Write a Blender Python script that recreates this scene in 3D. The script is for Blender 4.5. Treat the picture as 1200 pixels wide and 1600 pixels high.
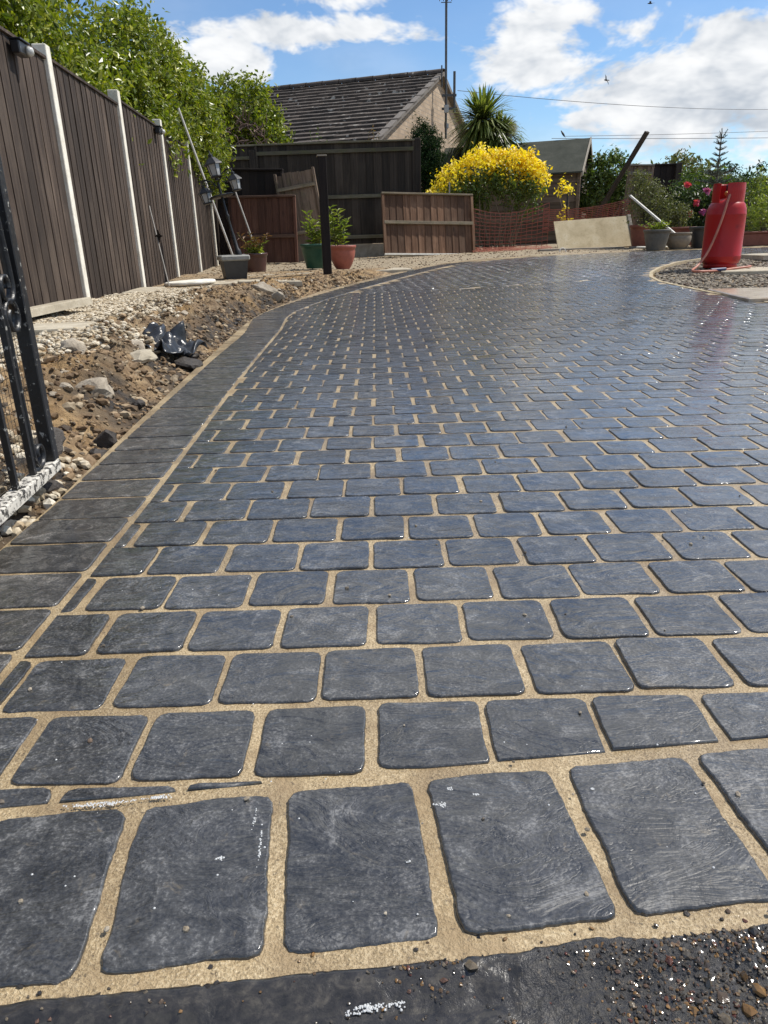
import bpy, bmesh, math, random
from mathutils import Vector, Matrix, noise as mnoise
R=math.radians
rnd=random.Random(7)
sc=bpy.context.scene
for o in list(bpy.data.objects): bpy.data.objects.remove(o)
col=sc.collection
# ------------------------------------------------------------------ camera
cam=bpy.data.cameras.new('camera'); co=bpy.data.objects.new('camera',cam); col.objects.link(co)
cam.sensor_fit='VERTICAL'; cam.sensor_height=32.0; cam.lens=23.0; cam.clip_start=.02; cam.clip_end=2000
pitch=math.atan(435/1150)
co.matrix_world=Matrix.Translation((0,0,.5))@Matrix.Rotation(math.pi/2-pitch,4,'X')@Matrix.Rotation(R(-1.8),4,'Z')
sc.camera=co
sc.render.resolution_x=768; sc.render.resolution_y=1024
sc.view_settings.view_transform='Standard'; sc.view_settings.look='None'; sc.view_settings.gamma=1
sc.view_settings.exposure=0.12
SUN_AZ,SUN_EL=R(70),R(54)
# ------------------------------------------------------------------ node helper
class NT:
    def __init__(s,tree): s.t=tree; s.n=tree.nodes; s.l=tree.links
    def node(s,typ,**k):
        n=s.n.new(typ)
        for a,b in k.items(): setattr(n,a,b)
        return n
    def set(s,sock,v):
        if isinstance(v,bpy.types.NodeSocket): s.l.new(v,sock)
        elif v is not None:
            if isinstance(v,(tuple,list)) and len(v)==3 and sock.type=='RGBA': v=(*v,1)
            sock.default_value=v
    def math(s,op,a,b=None,c=None,clamp=False):
        n=s.node('ShaderNodeMath',operation=op); n.use_clamp=clamp
        s.set(n.inputs[0],a)
        if b is not None: s.set(n.inputs[1],b)
        if c is not None: s.set(n.inputs[2],c)
        return n.outputs[0]
    def vmath(s,op,a,b=None):
        n=s.node('ShaderNodeVectorMath',operation=op); s.set(n.inputs[0],a)
        if b is not None: s.set(n.inputs[1],b)
        return n.outputs[0]
    def noise(s,vec,scale,detail=4,rough=.55,dist=0.,dim='3D'):
        n=s.node('ShaderNodeTexNoise'); n.noise_dimensions=dim
        s.set(n.inputs['Vector'],vec); s.set(n.inputs['Scale'],scale); s.set(n.inputs['Detail'],detail)
        s.set(n.inputs['Roughness'],rough); s.set(n.inputs['Distortion'],dist); return n.outputs[0]
    def voro(s,vec,scale,feature='F1',out='Distance'):
        n=s.node('ShaderNodeTexVoronoi'); n.feature=feature
        s.set(n.inputs['Vector'],vec); s.set(n.inputs['Scale'],scale); return n.outputs[out]
    def ramp(s,fac,pts,interp='LINEAR'):
        n=s.node('ShaderNodeValToRGB'); e=n.color_ramp.elements; n.color_ramp.interpolation=interp
        while len(e)<len(pts): e.new(.5)
        for q,(p,c) in zip(e,pts):
            q.position=p; q.color=(c,c,c,1) if not isinstance(c,(tuple,list)) else (*c,1)
        s.set(n.inputs[0],fac); return n.outputs[0]
    def mix(s,fac,a,b,mode='MIX'):
        n=s.node('ShaderNodeMix',data_type='RGBA',blend_type=mode)
        s.set(n.inputs[0],fac); s.set(n.inputs[6],a); s.set(n.inputs[7],b); return n.outputs[2]
    def smooth(s,x,a,b):
        n=s.node('ShaderNodeMapRange',interpolation_type='SMOOTHSTEP'); s.set(n.inputs[0],x)
        n.inputs[1].default_value=a; n.inputs[2].default_value=b; return n.outputs[0]
    def pos(s): return s.node('ShaderNodeNewGeometry').outputs['Position']
    def island(s): return s.node('ShaderNodeNewGeometry').outputs['Random Per Island']
    def objrand(s): return s.node('ShaderNodeObjectInfo').outputs['Random']
    def objco(s): return s.node('ShaderNodeTexCoord').outputs['Object']
    def scale(s,v,xyz): return s.vmath('MULTIPLY',v,tuple(xyz))
    def bump(s,h,strength=.5,dist=.01,normal=None):
        n=s.node('ShaderNodeBump'); s.set(n.inputs['Strength'],strength); s.set(n.inputs['Distance'],dist); s.set(n.inputs['Height'],h)
        if normal is not None: s.set(n.inputs['Normal'],normal)
        return n.outputs[0]
    def attr(s,name): 
        n=s.node('ShaderNodeAttribute'); n.attribute_name=name; return n.outputs['Fac']
MATS={}
def material(name,fn,disp=False):
    if name in MATS: return MATS[name]
    m=bpy.data.materials.new(name); m.use_nodes=True; m.node_tree.nodes.clear()
    k=NT(m.node_tree); out=k.node('ShaderNodeOutputMaterial'); sh=fn(k); k.l.new(sh,out.inputs[0]); MATS[name]=m; return m
def pbsdf(k,color,rough=.6,normal=None,metal=0.,spec=.5,coat=0.,coat_rough=.1,trans=None):
    b=k.node('ShaderNodeBsdfPrincipled')
    k.set(b.inputs['Base Color'],color); k.set(b.inputs['Roughness'],rough); k.set(b.inputs['Metallic'],metal)
    k.set(b.inputs['Specular IOR Level'],spec); k.set(b.inputs['Coat Weight'],coat); k.set(b.inputs['Coat Roughness'],coat_rough)
    if normal is not None: k.set(b.inputs['Normal'],normal)
    if trans is not None:
        t=k.node('ShaderNodeBsdfTranslucent'); k.set(t.inputs[0],trans[0]); x=k.node('ShaderNodeMixShader'); x.inputs[0].default_value=trans[1]
        k.l.new(b.outputs[0],x.inputs[1]); k.l.new(t.outputs[0],x.inputs[2]); return x.outputs[0]
    return b.outputs[0]
# ------------------------------------------------------------------ world
w=bpy.data.worlds.new('World'); sc.world=w; w.use_nodes=True; w.node_tree.nodes.clear()
def build_world():
    k=NT(w.node_tree)
    sky=k.node('ShaderNodeTexSky',sky_type='NISHITA'); sky.sun_disc=False; sky.sun_elevation=SUN_EL; sky.sun_rotation=SUN_AZ
    sky.air_density=1.0; sky.dust_density=0.0; sky.ozone_density=1.5; sky.altitude=50
    d=k.node('ShaderNodeTexCoord').outputs['Generated']
    sx=k.node('ShaderNodeSeparateXYZ'); k.l.new(d,sx.inputs[0])
    az=k.math('ARCTAN2',sx.outputs[0],sx.outputs[1]); el=k.math('ARCSINE',sx.outputs[2])
    cv=k.node('ShaderNodeCombineXYZ'); k.l.new(az,cv.inputs[0]); k.l.new(k.math('MULTIPLY',el,1.9),cv.inputs[1])
    v=cv.outputs[0]
    f1=k.noise(v,7.,5,.62,.35); f2=k.noise(v,30.,3,.6,.3)
    edge=k.math('ADD',k.math('MULTIPLY',k.math('SUBTRACT',f1,.5),2.6),k.math('MULTIPLY',k.math('SUBTRACT',f2,.5),.9))
    # cloud banks, unseen high ones added to brighten the drive's sheen: azimuth, elevation, half-widths, lift
    blobs=[(.1,.58,.75,.17,1.1),(.9,.45,.35,.14,.9),(-.8,.42,.3,.12,.9),(.42,.140,.24,.085,1.2),(.18,.19,.09,.06,.8),(.55,.18,.14,.07,.9),(-.03,.262,.085,.026,1.0),(-.08,.218,.16,.02,.9),(-.165,.190,.06,.035,1.1),
           (-.24,.30,.20,.022,.9),(.10,.285,.055,.045,1.0),(.27,.29,.05,.03,.8),(.46,.325,.15,.032,.9),(.02,.32,.08,.02,.6),(-.4,.20,.10,.05,.7),(-.24,.20,.04,.02,.6)]
    field=None
    for a,e,wx,wy,lift in blobs:
        dx=k.math('DIVIDE',k.math('SUBTRACT',az,a),wx); dy=k.math('DIVIDE',k.math('SUBTRACT',el,e),wy)
        r=k.math('SQRT',k.math('ADD',k.math('MULTIPLY',dx,dx),k.math('MULTIPLY',dy,dy)))
        b=k.math('MULTIPLY',k.math('SUBTRACT',1.0,r),lift)
        field=b if field is None else k.math('MAXIMUM',field,b)
    # scattered cumulus over the rest of the sky, same kind of cloud
    gv=k.noise(k.vmath('ADD',v,(3.1,1.7,0.4)),2.6,2,.5,.2)
    outside=k.math('SUBTRACT',1.0,k.math('MULTIPLY',k.smooth(k.math('ABSOLUTE',az),.75,.5),k.smooth(el,.5,.36)))
    gen=k.math('MULTIPLY_ADD',k.math('SUBTRACT',gv,.47),4.0,k.math('MULTIPLY',k.math('SUBTRACT',outside,1.0),3.0))
    field=k.math('MAXIMUM',field,gen)
    dens=k.smooth(k.math('ADD',field,edge),.06,.50)
    # thin veil low on the right
    veil=k.math('MULTIPLY',k.smooth(k.noise(v,5.,2,.5),.35,.75),k.smooth(el,.34,.02))
    dens=k.math('MAXIMUM',dens,k.math('MULTIPLY',veil,.5))
    shade=k.smooth(k.math('ADD',k.math('MULTIPLY',f1,.6),k.math('MULTIPLY',k.noise(k.vmath('ADD',v,(.02,.03,0)),15.,3,.6,.3),.55)),.38,.72)
    ccol=k.mix(shade,(4.6,5.15,5.9),(9.2,9.3,9.4))
    hsv=k.node('ShaderNodeHueSaturation'); hsv.inputs['Saturation'].default_value=1.0; hsv.inputs['Value'].default_value=1.1; k.l.new(sky.outputs[0],hsv.inputs['Color'])
    c=k.mix(dens,k.mix(1.0,hsv.outputs[0],(.80,.97,1.15),'MULTIPLY'),ccol)
    bg=k.node('ShaderNodeBackground'); k.l.new(c,bg.inputs[0]); bg.inputs[1].default_value=.1
    o=k.node('ShaderNodeOutputWorld'); k.l.new(bg.outputs[0],o.inputs[0])
build_world()
sl=bpy.data.lights.new('sun','SUN'); sl.energy=5.0; sl.angle=R(.5); sl.color=(1,.95,.87)
so=bpy.data.objects.new('sun',sl); col.objects.link(so); so.rotation_euler=(math.pi/2-SUN_EL,0,math.pi-SUN_AZ); so.location=(5,5,12)
# ------------------------------------------------------------------ mesh helpers
def tag(o,label=None,cat=None,group=None,kind=None):
    if label: o['label']=label
    if cat: o['category']=cat
    if group: o['group']=group
    if kind: o['kind']=kind
    return o
def empty(name,loc,rot=(0,0,0),label=None,cat=None,group=None):
    o=bpy.data.objects.new(name,None); col.objects.link(o); o.location=loc; o.rotation_euler=rot; o.empty_display_size=.1
    return tag(o,label,cat,group)
def link(name,me,mat=None,parent=None,loc=(0,0,0),rot=(0,0,0),scale=(1,1,1)):
    o=bpy.data.objects.new(name,me); col.objects.link(o); o.parent=parent; o.location=loc; o.rotation_euler=rot; o.scale=scale
    if mat is not None and not me.materials: me.materials.append(mat)
    return o
class MB:
    def __init__(s): s.v=[]; s.f=[]; s.sm=[]
    def add(s,vs,fs,smooth=False):
        b=len(s.v); s.v.extend(vs); s.f.extend([tuple(i+b for i in f) for f in fs]); s.sm.extend(smooth if isinstance(smooth,list) else [smooth]*len(fs)); return s
    def box(s,x0,x1,y0,y1,z0,z1,M=None,bev=0.):
        if bev>0:
            vs=[];b=bev
            for z,i in ((z0,b),(z0+b,0),(z1-b,0),(z1,b)):
                xa,xb,ya,yb=x0+i,x1-i,y0+i,y1-i; c=b if i==0 else b*.4
                vs+=[(xa+c,ya,z),(xb-c,ya,z),(xb,ya+c,z),(xb,yb-c,z),(xb-c,yb,z),(xa+c,yb,z),(xa,yb-c,z),(xa,ya+c,z)]
            fs=[tuple(range(7,-1,-1)),tuple(range(24,32))]
            for r in range(3):
                for i in range(8): j=(i+1)%8; fs.append((r*8+i,r*8+j,r*8+8+j,r*8+8+i))
        else:
            vs=[(x0,y0,z0),(x1,y0,z0),(x1,y1,z0),(x0,y1,z0),(x0,y0,z1),(x1,y0,z1),(x1,y1,z1),(x0,y1,z1)]
            fs=[(3,2,1,0),(4,5,6,7),(0,1,5,4),(1,2,6,5),(2,3,7,6),(3,0,4,7)]
        if M is not None: vs=[tuple(M@Vector(p)) for p in vs]
        return s.add(vs,fs)
    def tube(s,pts,rad,n=8,cap=True,smooth=True):
        pts=[Vector(p) for p in pts]; m=len(pts); rs=rad if isinstance(rad,(list,tuple)) else [rad]*m
        vs=[];fs=[]; prev=None
        for i,p in enumerate(pts):
            d=(pts[min(i+1,m-1)]-pts[max(i-1,0)]).normalized()
            a=prev if prev is not None else (Vector((0,0,1)) if abs(d.z)<.9 else Vector((1,0,0)))
            u=(a-d*a.dot(d)).normalized(); prev=u; q=d.cross(u)
            for j in range(n):
                t=2*math.pi*j/n; vs.append(tuple(p+(u*math.cos(t)+q*math.sin(t))*rs[i]))
        for i in range(m-1):
            for j in range(n): jj=(j+1)%n; fs.append((i*n+j,i*n+jj,(i+1)*n+jj,(i+1)*n+j))
        s.add(vs,fs,smooth)
        if cap: s.add(vs[:n],[tuple(range(n-1,-1,-1))]); s.add(vs[-n:],[tuple(range(n))])
        return s
    def lathe(s,prof,n=24,c=(0,0,0),smooth=True,caps=True,a0=0,a1=2*math.pi):
        vs=[];fs=[];full=abs(a1-a0-2*math.pi)<1e-6; nn=n if full else n+1
        for r,z in prof:
            for j in range(nn): t=a0+(a1-a0)*j/n; vs.append((c[0]+r*math.cos(t),c[1]+r*math.sin(t),c[2]+z))
        for i in range(len(prof)-1):
            for j in range(n): jj=(j+1)%nn; fs.append((i*nn+j,i*nn+jj,(i+1)*nn+jj,(i+1)*nn+j))
        s.add(vs,fs,smooth)
        if caps and full:
            if prof[0][0]>1e-4: s.add(vs[:nn],[tuple(range(nn-1,-1,-1))])
            if prof[-1][0]>1e-4: s.add(vs[-nn:],[tuple(range(nn))])
        return s
    def mesh(s,name='m',mat=None):
        me=bpy.data.meshes.new(name); me.from_pydata(s.v,[],s.f); me.polygons.foreach_set('use_smooth',s.sm)
        if mat is not None: me.materials.append(mat)
        me.update(); return me
    def build(s,name,mat,parent=None,loc=(0,0,0),rot=(0,0,0)):
        return link(name,s.mesh(name,mat),None,parent,loc,rot)
def fbm(x,y,z=0.,o=4,sc_=1.): return mnoise.fractal(Vector((x*sc_,y*sc_,z*sc_)),1.0,2.0,o)
def sst(t): t=min(max(t,0.),1.); return t*t*(3-2*t)
def lerp(pts,t):
    if t<=pts[0][0]: return pts[0][1]
    for (a,b),(c,d) in zip(pts,pts[1:]):
        if t<=c: return b+(d-b)*(t-a)/(c-a)
    return pts[-1][1]
# ------------------------------------------------------------------ the lie of the land
def g(x,y): return sst((y-4.8)/5)*(.09+.07*sst((x+.5)/4))+.03*sst((y-10)/3)
OUT=[(-.3,-.675),(.6,-.675),(1.46,-.683),(2.1,-.722),(3.0,-.761),(3.63,-.785),(4.5,-.822),(4.95,-.832),(5.35,-.815),(5.71,-.767),(6.3,-.65),(6.87,-.511),(7.715,-.184),(8.795,.231),(9.7,.62),(10.2,.85),(10.5,1.05),(10.75,1.5),(10.9,2.1),(10.98,2.8),(11.02,3.7),(11.12,5.5),(11.2,7.)]
def Lx(y): return lerp(OUT,y)
ISL=[(-1,2.62),(4.2,2.60),(4.985,2.567),(5.825,2.495),(6.32,2.45),(6.62,2.43),(7.0,2.48),(7.39,2.619),(7.825,2.866),(8.2,3.15),(8.41,3.353),(8.67,3.669),(8.9,4.1),(9.1,4.9),(9.2,7.0)]
def Rx(y): return lerp(ISL,y)
def in_drive(x,y): return Lx(y)<x<Rx(y) and y<11.2
def front_y(x): return .5895+.088*x      # inner line of front border
FA=math.atan(.094)
# ------------------------------------------------------------------ materials
def m_slate(k,tint=(1,1,1),dry=0.):
    P=k.pos(); rr=k.math('ADD',k.math('MULTIPLY',k.objrand(),37.),k.math('MULTIPLY',k.island(),53.))
    off=k.node('ShaderNodeCombineXYZ'); k.l.new(rr,off.inputs[0]); k.l.new(rr,off.inputs[1]); k.l.new(k.math('MULTIPLY',rr,.31),off.inputs[2])
    V=k.vmath('ADD',P,off.outputs[0])
    mid=k.noise(V,24.,4,.62,1.3); fine=k.noise(V,300.,3,.7); rip=k.noise(k.scale(V,(8.,17.,8.)),1.,4,.6,1.8)
    crack=k.smooth(k.math('ABSOLUTE',k.math('SUBTRACT',rip,.52)),.018,.0)
    per=k.ramp(k.math('FRACT',k.math('MULTIPLY',rr,3.77)),[(0,.78),(1,1.22)])
    T=lambda q:(q*tint[0],q*.99*tint[1],q*.97*tint[2])
    m=k.math('ADD',k.math('MULTIPLY',mid,.55),k.math('MULTIPLY',fine,.45))
    c=k.ramp(m,[(.34,T(.009)),(.45,T(.021)),(.55,T(.048)),(.67,T(.17))])
    lime=k.math('MULTIPLY',k.smooth(fine,.50,.72),k.smooth(k.noise(P,4.,2,.5),.45,.66))
    c=k.mix(k.math('MULTIPLY',lime,.35),c,(.22,.21,.195))
    c=k.mix(k.math('MULTIPLY',crack,.55),c,T(.02))
    sm_=k.math('MULTIPLY',k.smooth(k.noise(P,38.,4,.7,.8),.60,.74),.35); c=k.mix(sm_,c,(.24,.19,.12))
    c=k.mix(1.0,c,per,'MULTIPLY')
    wet=k.smooth(k.noise(P,1.7,2,.5),.36,.62)
    h=k.math('SUBTRACT',k.math('ADD',k.math('MULTIPLY',rip,1.0),k.math('ADD',k.math('MULTIPLY',fine,.05),k.math('MULTIPLY',mid,.28))),k.math('MULTIPLY',crack,.05))
    nb=k.bump(h,.9,.006); nc=k.bump(k.math('ADD',rip,k.math('MULTIPLY',mid,.10)),.62,.0044)
    b=k.node('ShaderNodeBsdfPrincipled')
    k.set(b.inputs['Base Color'],c); k.set(b.inputs['Roughness'],k.ramp(m,[(.35,.38+dry),(.65,.62+dry)])); k.set(b.inputs['Normal'],nb)
    k.set(b.inputs['Coat Weight'],k.math('MULTIPLY_ADD',wet,.2,.8-dry*4)); k.set(b.inputs['Coat Roughness'],k.ramp(mid,[(.35,.04),(.65,.14)])); k.set(b.inputs['Coat IOR'],1.65); k.set(b.inputs['Coat Normal'],nc)
    return b.outputs[0]
M_SLATE=material('wet_slate',lambda k:m_slate(k))
M_SLATE_B=material('wet_slate_border',lambda k:m_slate(k,(1.35,1.28,1.2),.02))
def m_mortar(k):
    P=k.pos(); n=k.noise(P,420.,3,.6); n1=k.noise(P,14.,4,.6); n4=k.noise(P,3.,3,.5)
    c=k.ramp(n,[(.25,(.19,.135,.07)),(.5,(.40,.30,.165)),(.75,(.62,.51,.33))])
    c=k.mix(k.smooth(n1,.45,.7),c,(.30,.215,.115)); c=k.mix(k.math('MULTIPLY',k.smooth(n4,.5,.66),.35),c,(.25,.16,.06))
    c=k.mix(k.math('MULTIPLY',k.smooth(k.noise(P,160.,3,.7),.60,.70),.7),c,(.07,.05,.03))
    damp=k.smooth(k.noise(P,5.,3,.6),.40,.62); c=k.mix(k.math('MULTIPLY',damp,.62),c,k.mix(1.,c,(.55,.50,.42),'MULTIPLY'))
    h=k.math('ADD',n,k.math('MULTIPLY',k.noise(P,90.,4,.6),1.6))
    nb=k.bump(h,.75,.003); b=k.node('ShaderNodeBsdfPrincipled')
    k.set(b.inputs['Base Color'],c); k.set(b.inputs['Roughness'],k.ramp(n1,[(.3,.4),(.7,.7)])); k.set(b.inputs['Normal'],nb)
    k.set(b.inputs['Coat Weight'],k.math('MULTIPLY_ADD',damp,.5,.35)); k.set(b.inputs['Coat Roughness'],.16); k.set(b.inputs['Coat IOR'],1.4); k.set(b.inputs['Coat Normal'],k.bump(h,.3,.002))
    return b.outputs[0]
M_MORTAR=material('damp_sand_mortar',m_mortar)
def m_ground(k):
    P=k.pos(); n=k.noise(P,1.5,6,.6); n2=k.noise(P,16.,6,.65); n3=k.noise(P,110.,4,.65); vo=k.voro(P,42.)
    c=k.ramp(n2,[(.28,(.10,.066,.038)),(.45,(.23,.155,.088)),(.58,(.36,.255,.145)),(.76,(.52,.40,.255))])
    c=k.mix(k.math('MULTIPLY',k.smooth(n,.50,.66),.8),c,k.mix(n2,(.16,.09,.035),(.46,.29,.12)))
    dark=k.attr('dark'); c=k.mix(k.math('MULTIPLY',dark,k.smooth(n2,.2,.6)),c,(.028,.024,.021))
    sand=k.attr('pale'); pale=k.ramp(n3,[(.3,(.26,.215,.15)),(.7,(.47,.40,.29))]); c=k.mix(sand,c,pale)
    c=k.mix(k.smooth(n3,.66,.8),c,(.5,.44,.34))
    h=k.math('ADD',k.math('ADD',k.math('MULTIPLY',n2,2.),k.math('MULTIPLY',n3,.7)),k.math('MULTIPLY',vo,-.6))
    return pbsdf(k,c,k.math('MULTIPLY_ADD',dark,-.3,.95),k.bump(h,.9,.022),spec=.3)
M_GROUND=material('dug_soil',m_ground)
def m_tarmac(k):
    P=k.pos(); n=k.noise(P,9.,4,.65,.5); n2=k.noise(P,70.,5,.7,.4); n3=k.noise(P,330.,3,.7)
    sep=k.node('ShaderNodeSeparateXYZ'); k.l.new(P,sep.inputs[0])
    rm=k.smooth(k.math('ADD',sep.outputs[0],k.math('MULTIPLY',k.math('SUBTRACT',n,.5),.55)),.0,.2)
    c=k.ramp(n2,[(.3,(.010,.0095,.009)),(.55,(.032,.029,.026)),(.75,(.085,.075,.06))])
    c=k.mix(k.math('MULTIPLY',k.smooth(n3,.58,.72),k.math('MULTIPLY_ADD',rm,.7,.1)),c,(.17,.14,.10))
    h=k.math('ADD',k.math('MULTIPLY',n2,k.math('MULTIPLY_ADD',rm,1.,.12)),k.math('MULTIPLY',n3,k.math('MULTIPLY_ADD',rm,.45,.04)))
    return pbsdf(k,c,k.math('MULTIPLY_ADD',rm,.25,.28),k.bump(h,.9,.006),spec=.4,coat=.75,coat_rough=.07)
M_TARMAC=material('wet_tarmac',m_tarmac)
def m_wood(k,c0,c1,c2,moss=0.,rough=.78,vert=2):
    rr=k.math('MULTIPLY',k.objrand(),91.); off=k.node('ShaderNodeCombineXYZ'); [k.l.new(rr,off.inputs[i]) for i in range(3)]
    V=k.vmath('ADD',k.objco(),off.outputs[0]); s=[34.,34.,34.]; s[vert]=1.6
    n=k.noise(k.scale(V,s),1.,6,.65,.9); n2=k.noise(V,2.3,4,.6); n3=k.noise(k.scale(V,[q*4 if q>10 else 5. for q in s]),1.,4,.7)
    kn=k.smooth(k.voro(k.scale(V,[6. if q>10 else 2.2 for q in s]),1.),.16,.05)
    c=k.ramp(n,[(.25,c0),(.5,c1),(.78,c2)])
    c=k.mix(k.math('MULTIPLY',k.smooth(n2,.48,.72),.55),c,c2); c=k.mix(k.math('MULTIPLY',k.smooth(n3,.55,.75),.5),c,c0)
    c=k.mix(k.math('MULTIPLY',kn,.7),c,c0)
    c=k.mix(1.0,c,k.ramp(k.math('FRACT',k.math('MULTIPLY',rr,1.7)),[(0,.62),(1,1.38)]),'MULTIPLY')
    if moss: c=k.mix(k.math('MULTIPLY',k.smooth(k.noise(V,9.,4,.6),.45,.7),moss),c,(.09,.10,.035))
    return pbsdf(k,c,rough,k.bump(k.math('ADD',n,k.math('MULTIPLY',n3,.5)),.5,.004),spec=.3)
W_FENCE=material('brown_stained_board',lambda k:m_wood(k,(.017,.0115,.0085),(.046,.032,.024),(.125,.094,.072)))
W_DARK=material('dark_weathered_board',lambda k:m_wood(k,(.014,.011,.008),(.036,.028,.021),(.072,.058,.044)))
W_DARKRAIL=material('mossy_rail',lambda k:m_wood(k,(.07,.065,.04),(.14,.125,.085),(.22,.20,.14),.5,vert=0))
W_RED=material('red_brown_board',lambda k:m_wood(k,(.040,.018,.012),(.085,.038,.025),(.13,.066,.044)))
W_REDRAIL=material('red_brown_rail',lambda k:m_wood(k,(.06,.035,.025),(.12,.07,.05),(.19,.12,.085),vert=0))
W_MID=material('weathered_board',lambda k:m_wood(k,(.075,.052,.036),(.16,.112,.08),(.27,.20,.145),.25))
W_MIDRAIL=material('weathered_rail',lambda k:m_wood(k,(.10,.08,.055),(.20,.16,.11),(.32,.26,.18),.35,vert=0))
W_RUST=material('rusty_brown_board',lambda k:m_wood(k,(.045,.024,.014),(.135,.070,.038),(.24,.145,.09)))
W_BLACK=material('black_brown_post',lambda k:m_wood(k,(.010,.007,.006),(.020,.014,.012),(.035,.026,.022)))
W_GREY=material('grey_timber',lambda k:m_wood(k,(.12,.105,.085),(.22,.195,.16),(.34,.30,.25),vert=0))
W_SHED=material('shed_board',lambda k:m_wood(k,(.055,.040,.027),(.12,.088,.062),(.19,.145,.105),.15,vert=0))
def m_conc(k,c0,c1,c2,sc_=12.,rough=.85,bs=.5):
    V=k.pos(); n=k.noise(V,sc_,6,.65,.3); n2=k.noise(V,sc_*14,4,.6)
    c=k.ramp(n,[(.25,c0),(.52,c1),(.78,c2)]); c=k.mix(k.smooth(n2,.55,.75),c,c0)
    return pbsdf(k,c,rough,k.bump(k.math('ADD',n,k.math('MULTIPLY',n2,.4)),bs,.006),spec=.3)
C_POST=material('pale_concrete',lambda k:m_conc(k,(.55,.51,.42),(.74,.71,.62),(.84,.82,.75)))
C_SLAB=material('buff_slab',lambda k:m_conc(k,(.26,.22,.16),(.42,.37,.28),(.55,.50,.40),9.))
C_RUB=material('broken_concrete',lambda k:m_conc(k,(.16,.13,.10),(.36,.31,.24),(.58,.53,.44),16.,.9,.9))
C_CLOD=material('dark_clod',lambda k:m_conc(k,(.018,.015,.013),(.05,.042,.036),(.11,.095,.08),16.,.6,.9))
C_EDGE=material('mortar_edge',lambda k:m_conc(k,(.26,.20,.12),(.42,.35,.23),(.56,.49,.36),20.))
def m_rand(k,cols,rough=.8,bs=.4,spec=.3):
    r=k.island(); n=k.noise(k.pos(),60.,4,.6); m=len(cols)
    c=k.ramp(r,[(i/max(1,m-1),q) for i,q in enumerate(cols)]); c=k.mix(k.smooth(n,.35,.75),c,k.mix(1.,c,(.55,.52,.48),'MULTIPLY'))
    return pbsdf(k,c,rough,k.bump(n,bs,.006),spec=spec)
G_CREAM=material('cream_gravel',lambda k:m_rand(k,[(.20,.155,.10),(.45,.37,.25),(.58,.50,.37),(.66,.60,.48),(.42,.33,.21),(.72,.67,.56)]))
G_SOIL=material('soil_crumbs',lambda k:m_rand(k,[(.08,.052,.03),(.22,.145,.08),(.13,.09,.055),(.32,.22,.125),(.42,.34,.23),(.055,.04,.03)]))
G_GREY=material('mixed_gravel',lambda k:m_rand(k,[(.07,.06,.05),(.20,.165,.12),(.34,.29,.22),(.13,.11,.09),(.42,.37,.29),(.10,.06,.04)]))
G_WET=material('wet_grit',lambda k:m_rand(k,[(.02,.018,.016),(.06,.05,.04),(.03,.028,.026),(.25,.14,.05),(.05,.045,.04),(.16,.13,.09),(.10,.03,.02)],.18,.3,.6))
def plain(name,c,rough=.5,metal=0.,spec=.5,bs=.0,coat=0.,var=.25):
    def f(k):
        n=k.noise(k.objco(),22.,4,.6); cc=k.mix(k.smooth(n,.35,.75),c,tuple(q*(1-var) for q in c))
        return pbsdf(k,cc,k.math('MULTIPLY_ADD',n,.2,rough-.1),k.bump(n,bs,.004) if bs else None,metal,spec,coat)
    return material(name,f)
def foliage(name,cols,rough=.42,tr=.3,spec=.5):
    def f(k):
        r=k.island(); m=len(cols); c=k.ramp(r,[(i/max(1,m-1),q) for i,q in enumerate(cols)])
        t=k.mix(1.,c,(1.35,1.5,.6),'MULTIPLY')
        return pbsdf(k,c,rough,None,0.,spec,trans=(t,tr))
    return material(name,f)
F_LAUREL=foliage('glossy_laurel_leaf',[(.04,.066,.008),(.15,.20,.018),(.26,.30,.028),(.10,.145,.014),(.38,.38,.045),(.045,.07,.009)],.36,.32)
F_YELLOW=foliage('golden_leaf',[(.78,.56,.02),(.86,.68,.04),(.66,.47,.02),(.88,.74,.12)],.5,.42)
F_GREEN=foliage('mid_green_leaf',[(.05,.085,.015),(.09,.14,.025),(.12,.16,.03),(.035,.06,.012)],.45,.3)
F_CON=foliage('dark_conifer_leaf',[(.010,.026,.008),(.018,.042,.012),(.03,.062,.015)],.75,.15,.2)
F_PALM=foliage('cordyline_leaf',[(.07,.10,.025),(.14,.18,.04),(.22,.24,.07),(.055,.08,.02)],.4,.3)
F_SPRUCE=foliage('blue_spruce_needle',[(.03,.06,.05),(.05,.09,.075),(.075,.12,.10)],.6,.15)
F_OLIVE=foliage('olive_leaf',[(.08,.085,.035),(.13,.14,.055),(.17,.17,.075),(.06,.075,.03)],.5,.3)
F_ROSE=foliage('rose_leaf',[(.025,.05,.015),(.05,.085,.02),(.09,.13,.035)],.45,.3)
F_LIME=foliage('lime_leaf',[(.12,.17,.03),(.20,.25,.045),(.28,.30,.06),(.09,.13,.03)],.45,.35)
F_BROWN=foliage('dry_red_leaf',[(.16,.07,.04),(.10,.05,.03),(.22,.12,.06),(.14,.10,.03)],.6,.3)
F_DEAD=foliage('dead_straw_leaf',[(.30,.22,.11),(.42,.33,.18),(.22,.15,.07)],.7,.25)
F_PINK=foliage('pink_petal',[(.62,.06,.14),(.75,.14,.22),(.55,.04,.10)],.5,.3)
F_MAUVE=foliage('mauve_petal',[(.45,.08,.30),(.52,.15,.38)],.5,.3)
M_BARK=material('bark',lambda k:m_wood(k,(.07,.05,.035),(.15,.115,.085),(.24,.20,.15)))
M_IRON=plain('black_iron',(.012,.012,.013),.42,.0,.5,.5,var=.5)
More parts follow.
